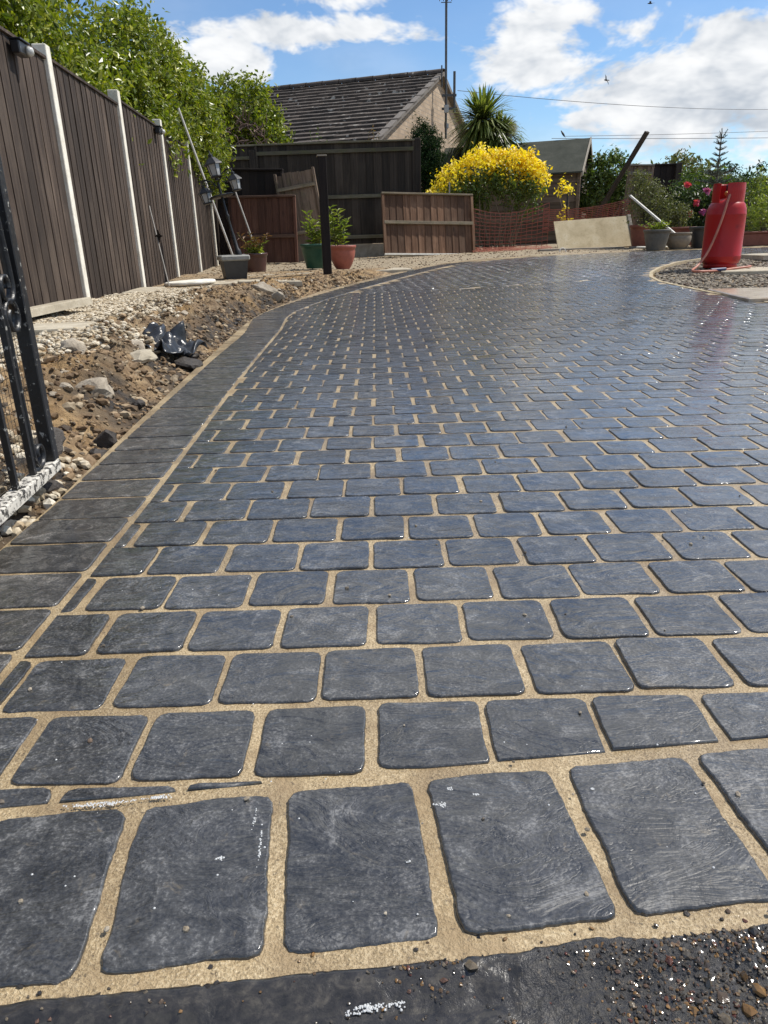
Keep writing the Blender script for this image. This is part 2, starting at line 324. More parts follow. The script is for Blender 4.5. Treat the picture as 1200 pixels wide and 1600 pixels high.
# ------------------------------------------------------------------ ground sheet
def axis(segs):
    out=[segs[0][0]]
    for a,b,st in segs:
        n=max(1,round((b-a)/st)); out+=[a+(b-a)*i/n for i in range(1,n+1)]
    return out
def bank(x,y):
    # height above g of the dug strip left of the drive, by distance from the drive's edge
    d=Lx(y)-x
    fall=1-sst((y-5.5)/2.5)
    h=-.02+.145*sst((d-.01)/.30)*fall+.05*sst((d-.02)/.3)*(1-fall)
    h+=-.05*sst((y-5.3)/1.5)*sst((d-.6)/.6)*fall
    rough=.042*sst(d/.12)*(1-.75*sst((d-.45)/.25))*(1-.6*sst((y-7.5)/1.5))
    h+=rough*(fbm(x,y,1.,5,7.)*1.1+abs(fbm(x,y,5.,4,13.))*1.0)+.006*fbm(x,y,2.,3,30.)*sst(d/.1)
    return h
def island_h(x,y): return -.028+.008*fbm(x,y,3.,4,12.)
def ground_z(x,y):
    if y<11.3 and Lx(y)-.012<x<Rx(y)+.03 : return g(x,y)-.075
    if x<Lx(y) and y<9.2: return g(x,y)+bank(x,y)
    if x>Rx(y) and y<9.3: return g(x,y)+island_h(x,y)
    return g(x,y)-.004+.012*fbm(x,y,4.,4,5.)
def build_ground():
    xs=axis([(-400,-60,60),(-60,-12,6),(-12,-2.8,.8),(-2.8,-.5,.022),(-.5,6.5,.07),(6.5,14,.8),(14,60,6),(60,400,60)])
    ys=axis([(-60,-4,6),(-4,.5,.4),(.5,9,.026),(9,15,.055),(15,30,1.),(30,80,6),(80,700,90)])
    vs=[];dk=[];pl=[]
    for y in ys:
        for x in xs:
            z=ground_z(x,y) if (-6<x<8 and .3<y<16) else g(x,y)
            if y<=.5: z=-.09
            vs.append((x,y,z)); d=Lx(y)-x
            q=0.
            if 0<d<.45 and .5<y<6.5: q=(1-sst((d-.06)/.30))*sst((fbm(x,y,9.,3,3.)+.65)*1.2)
            dk.append(min(1.,q*1.4)); p=0.
            if y>8.5 and x>-3: p=.75*sst((y-8.5)/1.5)
            if x>Rx(y) and y<9.3: p=.3
            if d>1.0: p=max(p,.3*sst((y-6.)/1.5))
            pl.append(p)
    W=len(xs); fs=[(j*W+i,j*W+i+1,(j+1)*W+i+1,(j+1)*W+i) for j in range(len(ys)-1) for i in range(W-1)]
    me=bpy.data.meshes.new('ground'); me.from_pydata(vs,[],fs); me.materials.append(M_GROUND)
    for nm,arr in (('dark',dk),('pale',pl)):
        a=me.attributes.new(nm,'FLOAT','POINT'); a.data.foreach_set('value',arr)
    me.polygons.foreach_set('use_smooth',[True]*len(fs))
    tag(link('ground',me),kind='structure')
build_ground()
# ------------------------------------------------------------------ road in front
def road_edge(x): return front_y(x)-.199-.010*x
def road_z(x,y):
    yt=road_edge(x); rough=.2+.8*sst((x+.12*fbm(x,y,1,3,9.))/.2)
    z=-.011+.0022*fbm(x,y,0,4,22.)*rough+.0040*abs(fbm(x,y,3,5,75.))*rough
    yb=yt-.001+.006*fbm(x,0,8,3,11.)+.0022*fbm(x,0,3,3,60.)
    if y<yb: z+=(.0086+.0016*fbm(x,y,8,3,40.))*sst((y-(yb-.035))/.03)
    else: z=-.0020-.02*min(1,(y-yb)/.005)
    return z
def build_road():
    mb=MB(); nx,ny=420,170; x0,x1=-.9,.9; vs=[]
    for j in range(ny+1):
        for i in range(nx+1):
            x=x0+(x1-x0)*i/nx; yt=road_edge(x); y=-.05+(yt+.022+.05)*j/ny
            z=road_z(x,y)
            if j==ny: z=-.03
            vs.append((x,y,z))
    W=nx+1; mb.add(vs,[(j*W+i,j*W+i+1,(j+1)*W+i+1,(j+1)*W+i) for j in range(ny) for i in range(nx)],True)
    tag(mb.build('road',M_TARMAC),kind='structure')
    # wide road sheet behind the camera
    m2=MB(); m2.add([(-8,-6,-.03),(8,-6,-.03),(8,-.03,-.03),(-8,-.03,-.03)],[(0,1,2,3)]); m2.add([(-8,-.03,-.03),(-.88,-.03,-.03),(-.88,.3,-.03),(-8,.3,-.03)],[(0,1,2,3)]); m2.add([(.88,-.03,-.03),(8,-.03,-.03),(8,.4,-.03),(.88,.4,-.03)],[(0,1,2,3)])
    tag(m2.build('street',M_TARMAC),kind='structure')
build_road()
# ------------------------------------------------------------------ driveway
drive_mb=MB()
def build_bed():
    ys=axis([(.36,11.15,.06)]); n=80; vs=[]
    for j,y in enumerate(ys):
        for i in range(n+1):
            a,b=Lx(y),Rx(y); x=a+(b-a)*i/n; yy=y
            if j==0: yy=max(.2,front_y(x)-.203-.010*x)
            elif j<=4 : yy=y+ (front_y(x)-.203-.010*x-.36)*(1-j/5)
            vs.append((x,yy,g(x,yy)-.0034+.0008*sst((yy-1.0)/1.5)+(.0012-.0008*sst((yy-1.0)/1.5))*mnoise.noise(Vector((x*9,yy*9,0)))))
    W=n+1; drive_mb.add(vs,[(j*W+i,j*W+i+1,(j+1)*W+i+1,(j+1)*W+i) for j in range(len(ys)-1) for i in range(n)],True)
    # front and side faces of the slab
    def skirt(path):
        b=[(p[0],p[1],g(p[0],p[1])-.0065) for p in path]; c=[(p[0],p[1],g(p[0],p[1])-.12) for p in path]; m=len(path)
        drive_mb.add(b+c,[(i,i+1,m+i+1,m+i) for i in range(m-1)])
    skirt([(Lx(y),y) for y in ys]); skirt([(Rx(y),y) for y in ys])
build_bed()
driveway=tag(drive_mb.build('driveway',M_MORTAR),kind='structure')
def clip(poly,px,py,nx,ny):
    out=[]
    for i in range(len(poly)):
        a,b=poly[i],poly[(i+1)%len(poly)]; da=(a[0]-px)*nx+(a[1]-py)*ny; db=(b[0]-px)*nx+(b[1]-py)*ny
        if da>=0: out.append(a)
        if (da>=0)!=(db>=0): t=da/(da-db); out.append((a[0]+(b[0]-a[0])*t,a[1]+(b[1]-a[1])*t))
    return out
def rrect(w,h,r,nseg,jit,rn):
    pts=[]; w2,h2=w/2,h/2
    for cx,cy,a in ((w2-r,h2-r,0),(-w2+r,h2-r,90),(-w2+r,-h2+r,180),(w2-r,-h2+r,270)):
        for i in range(3):
            t=R(a+45*i); pts.append((cx+r*math.cos(t),cy+r*math.sin(t)))
    # resample edges
    out=[]
    for i in range(len(pts)):
        a,b=pts[i],pts[(i+1)%len(pts)]; L=math.hypot(b[0]-a[0],b[1]-a[1]); m=max(1,round(L/nseg))
        for q in range(m): t=q/m; out.append((a[0]+(b[0]-a[0])*t,a[1]+(b[1]-a[1])*t))
    s=rn.random()*100
    return [(x+jit*(1.6*mnoise.noise(Vector((x*22+s,y*22,s)))+.7*mnoise.noise(Vector((x*150+s,y*150,s)))),y+jit*(1.6*mnoise.noise(Vector((x*22,y*22+s,s+9)))+.7*mnoise.noise(Vector((x*150,y*150+s,s+9))))) for x,y in out]
def shrink(poly,cx,cy,d):
    o=[]
    for x,y in poly:
        L=math.hypot(x-cx,y-cy); q=max(0.,1-d/max(L,1e-6)); o.append((cx+(x-cx)*q,cy+(y-cy)*q))
    return o
def sett_geo(poly,base,rings,dome=.0002):
    """rings: list of (inset, z)"""
    n=len(poly); cx=sum(p[0] for p in poly)/n; cy=sum(p[1] for p in poly)/n; vs=[];fs=[]
    for ins,z in rings:
        vs+=[(x,y,base(x,y)+z) for x,y in shrink(poly,cx,cy,ins)]
    for r in range(len(rings)-1):
        for i in range(n): j=(i+1)%n; fs.append((r*n+i,r*n+j,(r+1)*n+j,(r+1)*n+i))
    vs.append((cx,cy,base(cx,cy)+rings[-1][1]+dome)); c=len(vs)-1; b=(len(rings)-1)*n
    for i in range(n): fs.append((b+i,b+(i+1)%n,c))
    return vs,fs,[True]*(len(fs)-n)+[False]*n
RINGS_N=[(-.0008,-.014),(0.,-.0022),(.0007,-.0006),(.0020,.0)]
RINGS_F=[(0.,-.012),(.0,-.0010),(.0018,0.)]
def ident(x,y): return 0.
PX,PY,JT=.1228,.1185,.0098
variants=[]
for i in range(18):
    rn=random.Random(100+i); p=rrect(PX-JT+rn.uniform(-.002,.002),PY-JT+rn.uniform(-.002,.002),.0105,.0055,.0012,rn)
    vs,fs,sm=sett_geo(p,ident,RINGS_N); variants.append(MB().add(vs,fs,sm).mesh('sett',M_SLATE))
INN=[(.0,-.478),(.78,-.481),(1.4,-.486),(1.9,-.502),(2.58,-.526),(3.3,-.545),(4.35,-.562),(5.0,-.60),(5.35,-.585),(5.8,-.50),(6.155,-.41),(7.05,-.12),(8.15,.32),(9.0,.68),(9.8,1.05),(10.3,1.5),(10.6,2.2),(10.75,3.7),(10.8,7.)]
def Ix(y): return lerp(INN,y)
near=[];far=[]
turn_c=Vector((2.3,7.2))
def turned(x,y): return y>7.0+.22*(x-2.3) and y>6.6
def lay_rows():
    for r in range(-2,62):
        y0=.592+PY*r; yc=y0+PY/2; ox=-.144 if r%2==0 else -.2055
        for c in range(-6,26):
            xc=ox+PX*(c+.5)+rnd.uniform(-.003,.003); yj=yc+rnd.uniform(-.0025,.0025)+.004*math.sin(xc*2.3+r*.6)
            if turned(xc,yj): continue
            ilim=Ix(yj)+.008; fl=front_y(xc)+.006
            lo=xc-PX/2; bot=yj-PY/2; cutL=lo+.004<ilim; cutF=bot+.004<fl; cutR=xc+PX/2>Rx(yj)-.012
            if xc+PX/2<ilim+.014 or yj+PY/2<fl+.004 or xc>Rx(yj)-.02: continue
            near.append((xc,yj,cutL or cutF or cutR))
lay_rows()
def frustum(x,y,m=.0):
    # rough test: is it inside the pictured wedge
    return abs(x)<(.30+.52*y)+.03 and y>.3
near.sort(key=lambda q:(0 if frustum(q[0],q[1]) else 1,q[1]))
setts_far=MB(); count=0
def cut_poly(xc,yc,w,h,r,nseg,jit,rn,rot=0.):
    p=rrect(w,h,r,nseg,jit,rn); c,s=math.cos(rot),math.sin(rot)
    p=[(xc+x*c-y*s,yc+x*s+y*c) for x,y in p]
    sl=(Ix(yc+.06)-Ix(yc-.06))/.12; L=math.hypot(1,sl); p=clip(p,Ix(yc)+.0075,yc,1/L,-sl/L)
    if len(p)>2: p=clip(p,xc,front_y(xc)+.006,-.088,1.)
    if len(p)>2:
        sl=(Rx(yc+.06)-Rx(yc-.06))/.12; L=math.hypot(1,sl); p=clip(p,Rx(yc)-.012,yc,-1/L,sl/L)
    return p
for xc,yc,cut in near:
    if count<300 and frustum(xc,yc):
        rn=random.Random(count)
        if cut:
            p=cut_poly(xc,yc,PX-JT,PY-JT,.0105,.0055,.0012,rn)
            if len(p)<5: continue
            p=[(x-xc,y-yc) for x,y in p]; vs,fs,sm=sett_geo(p,ident,RINGS_N if min(max(q[0] for q in p)-min(q[0] for q in p),max(q[1] for q in p)-min(q[1] for q in p))>.03 else [(0,-.014),(0.,-.004),(.001,-.0005)])
            me=MB().add(vs,fs,sm).mesh('sett',M_SLATE)
        else: me=variants[rn.randrange(18)]
        o=link('sett',me,None,driveway,(xc,yc,g(xc,yc)+rn.uniform(-.0008,.0008)),(rn.gauss(0,.006),rn.gauss(0,.006),rn.uniform(-.012,.012)+(math.pi if (not cut and rn.random()<.5) else 0)))
        count+=1
    else:
        rn=random.Random(int(xc*991)+int(yc*7919)); det=yc<4.
        p=cut_poly(xc,yc,PX-JT,PY-JT,.013,.03 if det else .2,.0011 if det else .0008,rn,rn.uniform(-.012,.012))
        if len(p)<4: continue
        tx,ty,dz=rn.gauss(0,.008),rn.gauss(0,.008),rn.uniform(-.0004,.0010)
        vs,fs,sm=sett_geo(p,lambda x,y:g(x,y)+dz+tx*(x-xc)+ty*(y-yc),RINGS_F); setts_far.add(vs,fs,sm)
# the turned field past the bend
ca,sa=math.cos(R(32)),math.sin(R(32))
for r in range(-60,60):
    for c in range(-60,60):
        lx,ly=PX*(c+(.5 if r%2 else 0)),PY*r; xc,yc=2.3+lx*ca-ly*sa,8.4+lx*sa+ly*ca
        if not turned(xc,yc) or xc>6.5 or yc>10.9: continue
        if xc-.07<Ix(yc) or xc+.05>Rx(yc): continue
        rn=random.Random(r*313+c); p=rrect(PX-JT,PY-JT,.013,.2,.0008,rn); q=R(32)+rn.uniform(-.012,.012); cc,s2=math.cos(q),math.sin(q)
        p=[(xc+x*cc-y*s2,yc+x*s2+y*cc) for x,y in p]; tx,ty,dz=rn.gauss(0,.008),rn.gauss(0,.008),rn.uniform(-.0003,.0012)
        vs,fs,sm=sett_geo(p,lambda x,y:g(x,y)+dz+tx*(x-xc)+ty*(y-yc),RINGS_F); setts_far.add(vs,fs,sm)
tag(setts_far.build('far_setts',M_SLATE,driveway),kind='stuff')
# front border
ux,uy=math.cos(FA),math.sin(FA)
for i in range(-7,8):
    rn=random.Random(500+i); s=.094+.1357*i; cx0,cy0=s,front_y(s)
    w_,h_=.1357-.0142+rn.uniform(-.003,.003),.171+rn.uniform(-.002,.002)
    p=rrect(w_,h_,.011,.0045,.0019,rn); sk=rn.uniform(-.03,.03)
    p=[(x+sk*y,y) for x,y in p]
    vs,fs,sm=sett_geo(p,ident,[(-.0012,-.016),(0.,-.0030),(.0008,-.0009),(.0024,0.)])
    d=.5*h_+.011
    o=link('border_block',MB().add(vs,fs,sm).mesh('border_block',M_SLATE),None,driveway,(cx0*1.0+uy*d-.0,cy0-ux*d,rn.uniform(-.0008,.0006)),(rn.gauss(0,.005),rn.gauss(0,.005),FA+rn.uniform(-.012,.012)))
# left border
def border_path():
    y=.60; out=[]
    while y<10.2:
        out.append(y); dy=.05; sl=(Ix(y+.1)-Ix(y-.1))/.2; y+=.1235/math.sqrt(1+sl*sl)
    return out
bl=border_path()
for i,(ya,yb) in enumerate(zip(bl,bl[1:])):
    rn=random.Random(800+i); ym=(ya+yb)/2; sl=(Ix(ym+.15)-Ix(ym-.15))/.3; L=math.hypot(1,sl); tx,ty=sl/L,1/L; nx,ny=-ty,tx
    wd=.196 if ym<4 else .196+.03*sst((ym-4)); ln=.1235-.010
    p=rrect(wd-.013,ln,.009,.012 if ym<2.5 else .05,.0011,rn); base=Vector((Ix(ym),ym)); c=base+Vector((nx,ny))*(wd/2+.001)
    ang=math.atan2(-ny,-nx)
    vs,fs,sm=sett_geo(p,ident,RINGS_N if ym<3 else RINGS_F)
    link('border_block',MB().add(vs,fs,sm).mesh('border_block',M_SLATE_B),None,driveway,(c.x,c.y,g(c.x,c.y)+rn.uniform(-.001,.001)),(0,0,ang+rn.uniform(-.01,.01)))
# soap foam and grit on the wet blocks
def foam():
    mb=MB(); rn=random.Random(17)
    def bub(x,y,z,r):
        n=7; z+=g(x,y); vs=[(x+r*math.cos(2*math.pi*i/n),y+r*math.sin(2*math.pi*i/n),z) for i in range(n)]+[(x+r*.6*math.cos(2*math.pi*i/n),y+r*.6*math.sin(2*math.pi*i/n),z+r*.5) for i in range(n)]+[(x,y,z+r*.65)]
        mb.add(vs,[(i,(i+1)%n,n+(i+1)%n,n+i) for i in range(n)]+[(n+i,n+(i+1)%n,2*n) for i in range(n)],True)
    def cluster(x,y,a,b,rot,n,z):
        for i in range(n):
            t=rn.random()*6.3; q=math.sqrt(rn.random())*(1+.35*math.sin(3*t+x*90)); u,v=a*q*math.cos(t),b*q*math.sin(t)
            bub(x+u*math.cos(rot)-v*math.sin(rot),y+u*math.sin(rot)+v*math.cos(rot),z,rn.uniform(.0003,.0011))
    for x,y,a,b,r,n in [(-.28,.560,.030,.0030,.07,150),(-.225,.567,.016,.002,.1,60),(.045,.545,.006,.003,-.3,60),(.055,.566,.0025,.002,0,18),(.078,.557,.0025,.0018,0,14),(-.118,.50,.0012,.018,.05,30),(-.128,.535,.001,.012,0,20),(-.15,.49,.004,.002,.4,18),(.01,.48,.002,.0016,0,9),(.19,.56,.002,.0014,0,10)]: cluster(x,y,a,b,r,n,.0)
    for x,y,a,b,r,n in [(-.02,.362,.016,.005,.3,170),(.0,.369,.007,.008,.1,90),(-.055,.383,.005,.0025,0,40),(-.08,.389,.004,.003,0,30),(-.005,.392,.003,.002,0,18),(-.13,.375,.006,.0015,.3,25)]: cluster(x,y,a,b,r,n,-.0085)
    for i in range(170):
        y=.42+rn.random()**1.6*2.2; x=rn.uniform(-.45,.2+.5*y); bub(x,y,.0,rn.uniform(.0004,.0013))
    M=material('soap_foam',lambda k:pbsdf(k,(.46,.47,.47),.35))
    tag(mb.build('soap_foam',M),'white soap foam left on the wet blocks','foam',kind='stuff')
foam()
def ico(sub=1):
    bm=bmesh.new(); bmesh.ops.create_icosphere(bm,subdivisions=sub,radius=1.); v=[tuple(q.co) for q in bm.verts]; f=[tuple(q.index for q in p.verts) for p in bm.faces]; bm.free(); return v,f
ICO1,ICO2,ICO3=ico(1),ico(2),ico(4)
def pebbles(mb,pts,rn,flat=.65,geo=ICO1,ang=.35):
    V,F=geo
    for x,y,z,s in pts:
        a=rn.random()*6.3; sx,sy,sz=s*rn.uniform(.75,1.25),s*rn.uniform(.75,1.25),s*flat*rn.uniform(.75,1.2); c,d=math.cos(a),math.sin(a); tl=rn.uniform(-.4,.4)
        vs=[]
        for p in V:
            q=1+ang*(rn.random()-.5); X,Y,Z=p[0]*sx*q,p[1]*sy*q,p[2]*sz*q; Z+=X*tl; vs.append((x+X*c-Y*d,y+X*d+Y*c,z+Z))
        mb.add(vs,F,False)
def grit():
    mb=MB(); rn=random.Random(3); pts=[]
    for i in range(9000):
        x=rn.uniform(-.35,.45); yt=road_edge(x)-.003; y=yt-rn.random()**1.1*.09
        if rn.random()>.03+.97*sst((x-.0+.16*fbm(x,y,2,3,12.))/.2): continue
        pts.append((x,y,road_z(x,y)+.0003,rn.uniform(.0005,.0018) if rn.random()<.985 else rn.uniform(.003,.005)))
    for i in range(26):
        x=rn.uniform(-.35,.45); pts.append((x,front_y(x)-.19+rn.uniform(-.012,.008),-.003,rn.uniform(.001,.0026)))
    pebbles(mb,pts,rn,.7,ICO1,.75); tag(mb.build('road_grit',G_WET),'wet grit and small stones on the tarmac','grit',kind='stuff')
    mb=MB(); pts=[]
    for i in range(90):
        y=.42+rn.random()**1.4*3.2; x=rn.uniform(-.45,.15+.5*y); pts.append((x,y,g(x,y)+.001,rn.uniform(.0012,.0034)))
    pebbles(mb,pts,rn); tag(mb.build('loose_grit',G_GREY),'loose grit scattered over the block paving','grit',kind='stuff')
grit()
# ------------------------------------------------------------------ left boundary fence
def wedge_board(w_,h_,t0,t1,mat,name='board'):
    mb=MB(); vs=[(0,-t0,0),(w_,-t1,0),(w_,0,0),(0,0,0),(0,-t0,h_),(w_,-t1,h_),(w_,0,h_),(0,0,h_)]
    mb.add(vs,[(3,2,1,0),(4,5,6,7),(0,1,5,4),(1,2,6,5),(2,3,7,6),(3,0,4,7)]); return mb.mesh(name,mat)
FB=.075
def fx(y): return -(1.6+FB*y)
fang=math.atan2(1,-FB)       # direction of the fence run, going away
fence=empty('boundary_fence',(fx(3.46),3.46,.13),label='long brown featheredge fence with pale concrete posts along the gravel strip',cat='fence')
FY=[1.71,3.46,5.21,6.95,8.73,10.46,12.25,14.0]; FZ=[.13,.13,.132,.077,.06,.087,.104,.11]; FT=[1.60,1.605,1.612,1.652,1.671,1.642,1.545,1.52]
L0=Vector((fx(3.46),3.46,.13))
post_me=MB().box(-.047,.047,-.055,.05,0,1.0).mesh('post',C_POST)
bm_=wedge_board(.139,1.0,.013,.007,W_FENCE)
for i,y in enumerate(FY):
    pz0,pz1=FZ[i]-.1,FT[i]+.02
    pm=MB().box(-.04,.04,-.034,.05,pz0,pz1,bev=.004)
    if i>0: pm.build('post',C_POST,fence,Vector((fx(y),y,0))-L0+Vector((0,0,0)),(0,0,fang))
    if i==len(FY)-1 or i==0: continue
    y2=FY[i+1]; a=Vector((fx(y),y,0)); d=(Vector((fx(y2),y2,0))-a); run=d.length-.09; u=d.normalized()
    z0=max(FZ[i],FZ[i+1])-.02; top=min(FT[i],FT[i+1])-.055
    pan=MB().box(0,run,-.002,.03,.25,.30).box(0,run,-.002,.03,.75,.80).box(0,run,-.002,.03,top-z0-.22,top-z0-.17).box(0,run,-.028,.034,top-z0,top-z0+.016)
    p=pan.build('fence_panel',W_FENCE,fence,a+u*.045-L0+Vector((0,0,z0)),(0,0,math.atan2(u.y,u.x)))
    n=13; st=run/n
    for q in range(n):
        rn=random.Random(i*31+q); link('board',bm_,None,p,(q*st-.01,-.004,rn.uniform(-.006,0)),(0,0,rn.uniform(-.006,.006)),(st*1.12/.139,rn.uniform(.85,1.15),top-z0))
    gb=MB().box(0,run,-.012,.02,-.2,.03).build('gravel_board',C_SLAB,fence,a+u*.045-L0+Vector((0,0,z0-.03)),(0,0,math.atan2(u.y,u.x)))
def wall_lamp(y,z,label):
    r=empty('fence_lamp',(fx(y)+.03,y,z),(0,0,fang-math.pi),label,'lamp','small black lamps fixed high on the boundary fence')
    B=plain('black_plastic',(.012,.012,.013),.35)
    MB().box(-.07,.07,0.0,.05,-.015,.05,bev=.006).build('housing',B,r)
    MB().lathe([(.0,0),(.024,.0),(.026,.012),(.018,.03),(0,.034)],14).build('lens',plain('lamp_lens',(.55,.55,.52),.15,spec=.8),r,(-.045,.05,.012),(R(-90),0,0))
    MB().box(-.075,.075,-.002,.062,.05,.056).build('cap',B,r)
wall_lamp(4.63,1.475,'black solar lamp at the left end of the fence top')
wall_lamp(8.42,1.53,'black solar lamp near the top of the fence beside the third post')
# ------------------------------------------------------------------ foliage builders
def leaf_mesh(pts,size,rn,ratio=.5,fold=.25,up=.3):
    """pts: list of (pos, outward normal). each leaf: two folded triangles pairs"""
    vs=[];fs=[]
    for p,nrm in pts:
        s=size*rn.uniform(.5,1.5); n=(nrm*.6+Vector((rn.gauss(0,1),rn.gauss(0,1),rn.gauss(0,1)+up))*.6).normalized()
        t=n.cross(Vector((rn.gauss(0,1),rn.gauss(0,1),rn.gauss(0,1)))).normalized(); b=n.cross(t); w2=s*ratio*.5; k=len(vs)
        tip=p+t*s-n*s*.12; m1=p+t*s*.45+b*w2+n*w2*fold; m2=p+t*s*.45-b*w2+n*w2*fold; mid=p+t*s*.5
        vs+=[tuple(p),tuple(m1),tuple(tip),tuple(m2)]; fs+=[(k,k+1,k+2),(k,k+2,k+3)]
    mb=MB(); mb.add(vs,fs); return mb
def clump_points(ells,nclump,per,cr,rn,shell=.75,zmin=-9):
    """clumps spread over the outer shell of a set of ellipsoids"""
    out=[]; W=[e[1][0]*e[1][1]+e[1][1]*e[1][2]+e[1][0]*e[1][2] for e in ells]; T=sum(W)
    for c in range(nclump):
        q=rn.random()*T; i=0
        while q>W[i]: q-=W[i]; i+=1
        C,Rr=ells[i]; d=Vector((rn.gauss(0,1),rn.gauss(0,1),rn.gauss(0,1))).normalized(); f=(shell+(1.06-shell)*rn.random()**.6)*(.8 if rn.random()<.2 else 1)
        f*=1+.16*mnoise.noise(Vector(C)+d*2.3)
        cp=Vector((C[0]+d.x*Rr[0]*f,C[1]+d.y*Rr[1]*f,C[2]+d.z*Rr[2]*f)); r=cr*rn.uniform(.6,1.4)
        if cp.z<zmin: continue
        for j in range(int(per*rn.uniform(.6,1.4))):
            o=Vector((rn.gauss(0,1),rn.gauss(0,1),rn.gauss(0,1)))*r*.55
            p=cp+o
            if p.z<zmin: continue
            out.append((p,(d+o.normalized()*.6).normalized()))
    return out
def limbs(mb,base,tops,r0,rn,bend=.15):
    for t in tops:
        a=Vector(base); b=Vector(t); pts=[]
        for i in range(6):
            f=i/5; pts.append(a.lerp(b,f)+Vector((rn.gauss(0,1),rn.gauss(0,1),0))*bend*(b-a).length*.18*math.sin(f*math.pi)+Vector((0,0,bend*(b-a).length*.5*math.sin(f*math.pi))))
        mb.tube(pts,[r0*(1-.75*i/5) for i in range(6)],5,False)
def shrub(name,label,cat,ells,ncl,per,cr,size,mat,base,seed,group=None,stem=.03,zmin=-9,ratio=.5,shell=.75):
    rn=random.Random(seed); b=Vector(base); root=empty(name,base,label=label,cat=cat,group=group)
    pts=[(p-b,n) for p,n in clump_points(ells,ncl,per,cr,rn,shell,zmin)]
    leaf_mesh(pts,size,rn,ratio).build('crown',mat,root)
    tb=MB(); tops=[]
    for C,Rr in ells:
        for q in range(4): tops.append(Vector(C)-b+Vector((rn.uniform(-.6,.6)*Rr[0],rn.uniform(-.6,.6)*Rr[1],rn.uniform(-.2,.7)*Rr[2])))
    limbs(tb,(0,0,0),tops,stem,rn); tb.build('trunk',M_BARK,root); return root
shrub('laurel_shrub','tall glossy laurel rising over the near end of the fence','shrub',[((-3.15,6.3,1.75),(.85,1.1,.95)),((-2.9,7.4,1.45),(.62,.9,.82)),((-3.2,5.0,1.7),(.8,1.0,.8)),((-2.82,8.3,1.28),(.42,.7,.60)),((-3.2,7.1,2.15),(.85,.9,.82)),((-3.1,6.0,2.2),(.8,.9,.8))],2100,30,.12,.058,F_LAUREL,(-3.2,6.4,.1),21,'laurels behind the fence',.05,1.0)
shrub('laurel_shrub','rounded glossy laurel over the middle posts of the long fence','shrub',[((-2.86,10.2,2.12),(.62,1.1,.88)),((-2.68,11.2,2.0),(.55,.8,.78)),((-2.80,9.2,1.6),(.5,.7,.70)),((-2.62,12.0,1.7),(.42,.6,.62))],1900,30,.12,.060,F_LAUREL,(-2.8,10.4,.1),22,'laurels behind the fence',.05,1.0)
def woody():
    root=shrub('woody_shrub','half bare laurel with tangled brown stems in the back corner','shrub',[((-2.35,15.1,2.55),(.62,.5,.62)),((-1.95,15.1,2.2),(.36,.42,.45)),((-2.9,14.9,2.4),(.5,.5,.7))],420,26,.14,.085,F_LAUREL,(-2.2,15.2,.12),23,'laurels behind the fence',.05,1.2)
    rn=random.Random(5); mb=MB()
    for i in range(70):
        p=Vector((rn.uniform(-.65,.35),rn.uniform(-.8,-.45),rn.uniform(1.85,2.35))); pts=[p]
        d=Vector((rn.gauss(0,1),rn.gauss(0,.3),rn.gauss(.2,.7))).normalized()
        for q in range(6): d=(d+Vector((rn.gauss(0,.5),rn.gauss(0,.2),rn.gauss(0,.5)))).normalized(); pts.append(pts[-1]+d*.06)
        mb.tube(pts,[.013-.0015*q for q in range(7)],5,False)
    mb.build('twigs',material('dry_twig',lambda k:m_wood(k,(.10,.06,.045),(.20,.13,.10),(.30,.21,.17))),root)
woody()
# ------------------------------------------------------------------ loose fence panels and back fence
def panel(name,label,W,H,nb,rails,loc,rot,wood,railmat,frame=True,cap=True,group=None,railz=.05,both=False,ragged=0.,botcap=None):
    r=empty(name,loc,rot,label,'fence panel' if 'panel' in name else 'fence',group)
    st=W/nb; me=wedge_board(st*1.15,1.0,.018,.008,wood)
    for i in range(nb):
        rn=random.Random(hash((name,i,nb))%9999 if False else i*17+nb); link('board',me,None,r,(-W/2+i*st-(.08*st if i else 0),.0,0),(0,0,rn.uniform(-.01,.01)),(1,1,H-ragged*rn.random()))
    for z in rails: MB().box(-W/2,W/2,-.018-.035,-.0185,z-railz/2,z+railz/2,bev=.003).build('rail',railmat,r)
    if frame:
        for s in (-1,1): MB().box(s*W/2-.02,s*W/2+.02,-.05,.012,0.0,H-.003,bev=.003).build('stile',railmat if frame=='rail' else wood,r)
    if cap: MB().box(-W/2-.022,W/2+.022,-.056,.02,H+.001,H+.028,bev=.003).build('cap_rail',railmat,r)
    if botcap: MB().box(-W/2-.022,W/2+.022,-.056,.02,-.03,-.001,bev=.003).build('bottom_rail',botcap,r)
    return r
bf=panel('back_fence','dark closeboard fence across the back with pale horizontal rails',2.70,1.62,20,[.12,.78,1.50],(-.65,14.0,.34),(0,0,R(-1.5)),W_DARK,W_DARKRAIL,True,True,railz=.06)
MB().box(-1.35,1.35,-.03,.02,-.22,-.005).build('gravel_board',C_SLAB,bf)
MB().box(1.37,1.47,-.06,.04,-.25,1.66,bev=.006).build('post',W_DARK,bf)
MB().box(-1.47,-1.37,-.07,.03,-.25,1.55,bev=.006).build('post',W_DARK,bf)
bf2=panel('back_fence','short dark fence length in the corner beside the lamp post',1.0,1.70,8,[.12,.78,1.52],(-2.55,14.25,.28),(0,0,R(1)),W_DARK,W_DARKRAIL,False,True,railz=.05)
panel('loose_panel','low red brown fence panel leaning in the corner behind the lamp post',.98,.93,9,[.38],(-1.70,11.95,.13),(R(-6),R(0.5),R(-3)),W_RED,W_REDRAIL,True,True)
panel('loose_panel','narrow upright fence panel with green topped boards leaning beside the green pot',.60,1.32,5,[1.08,.42],(-1.05,12.35,.14),(R(-5),R(-8),R(-4)),W_MID,W_MIDRAIL,True,False,ragged=.05)
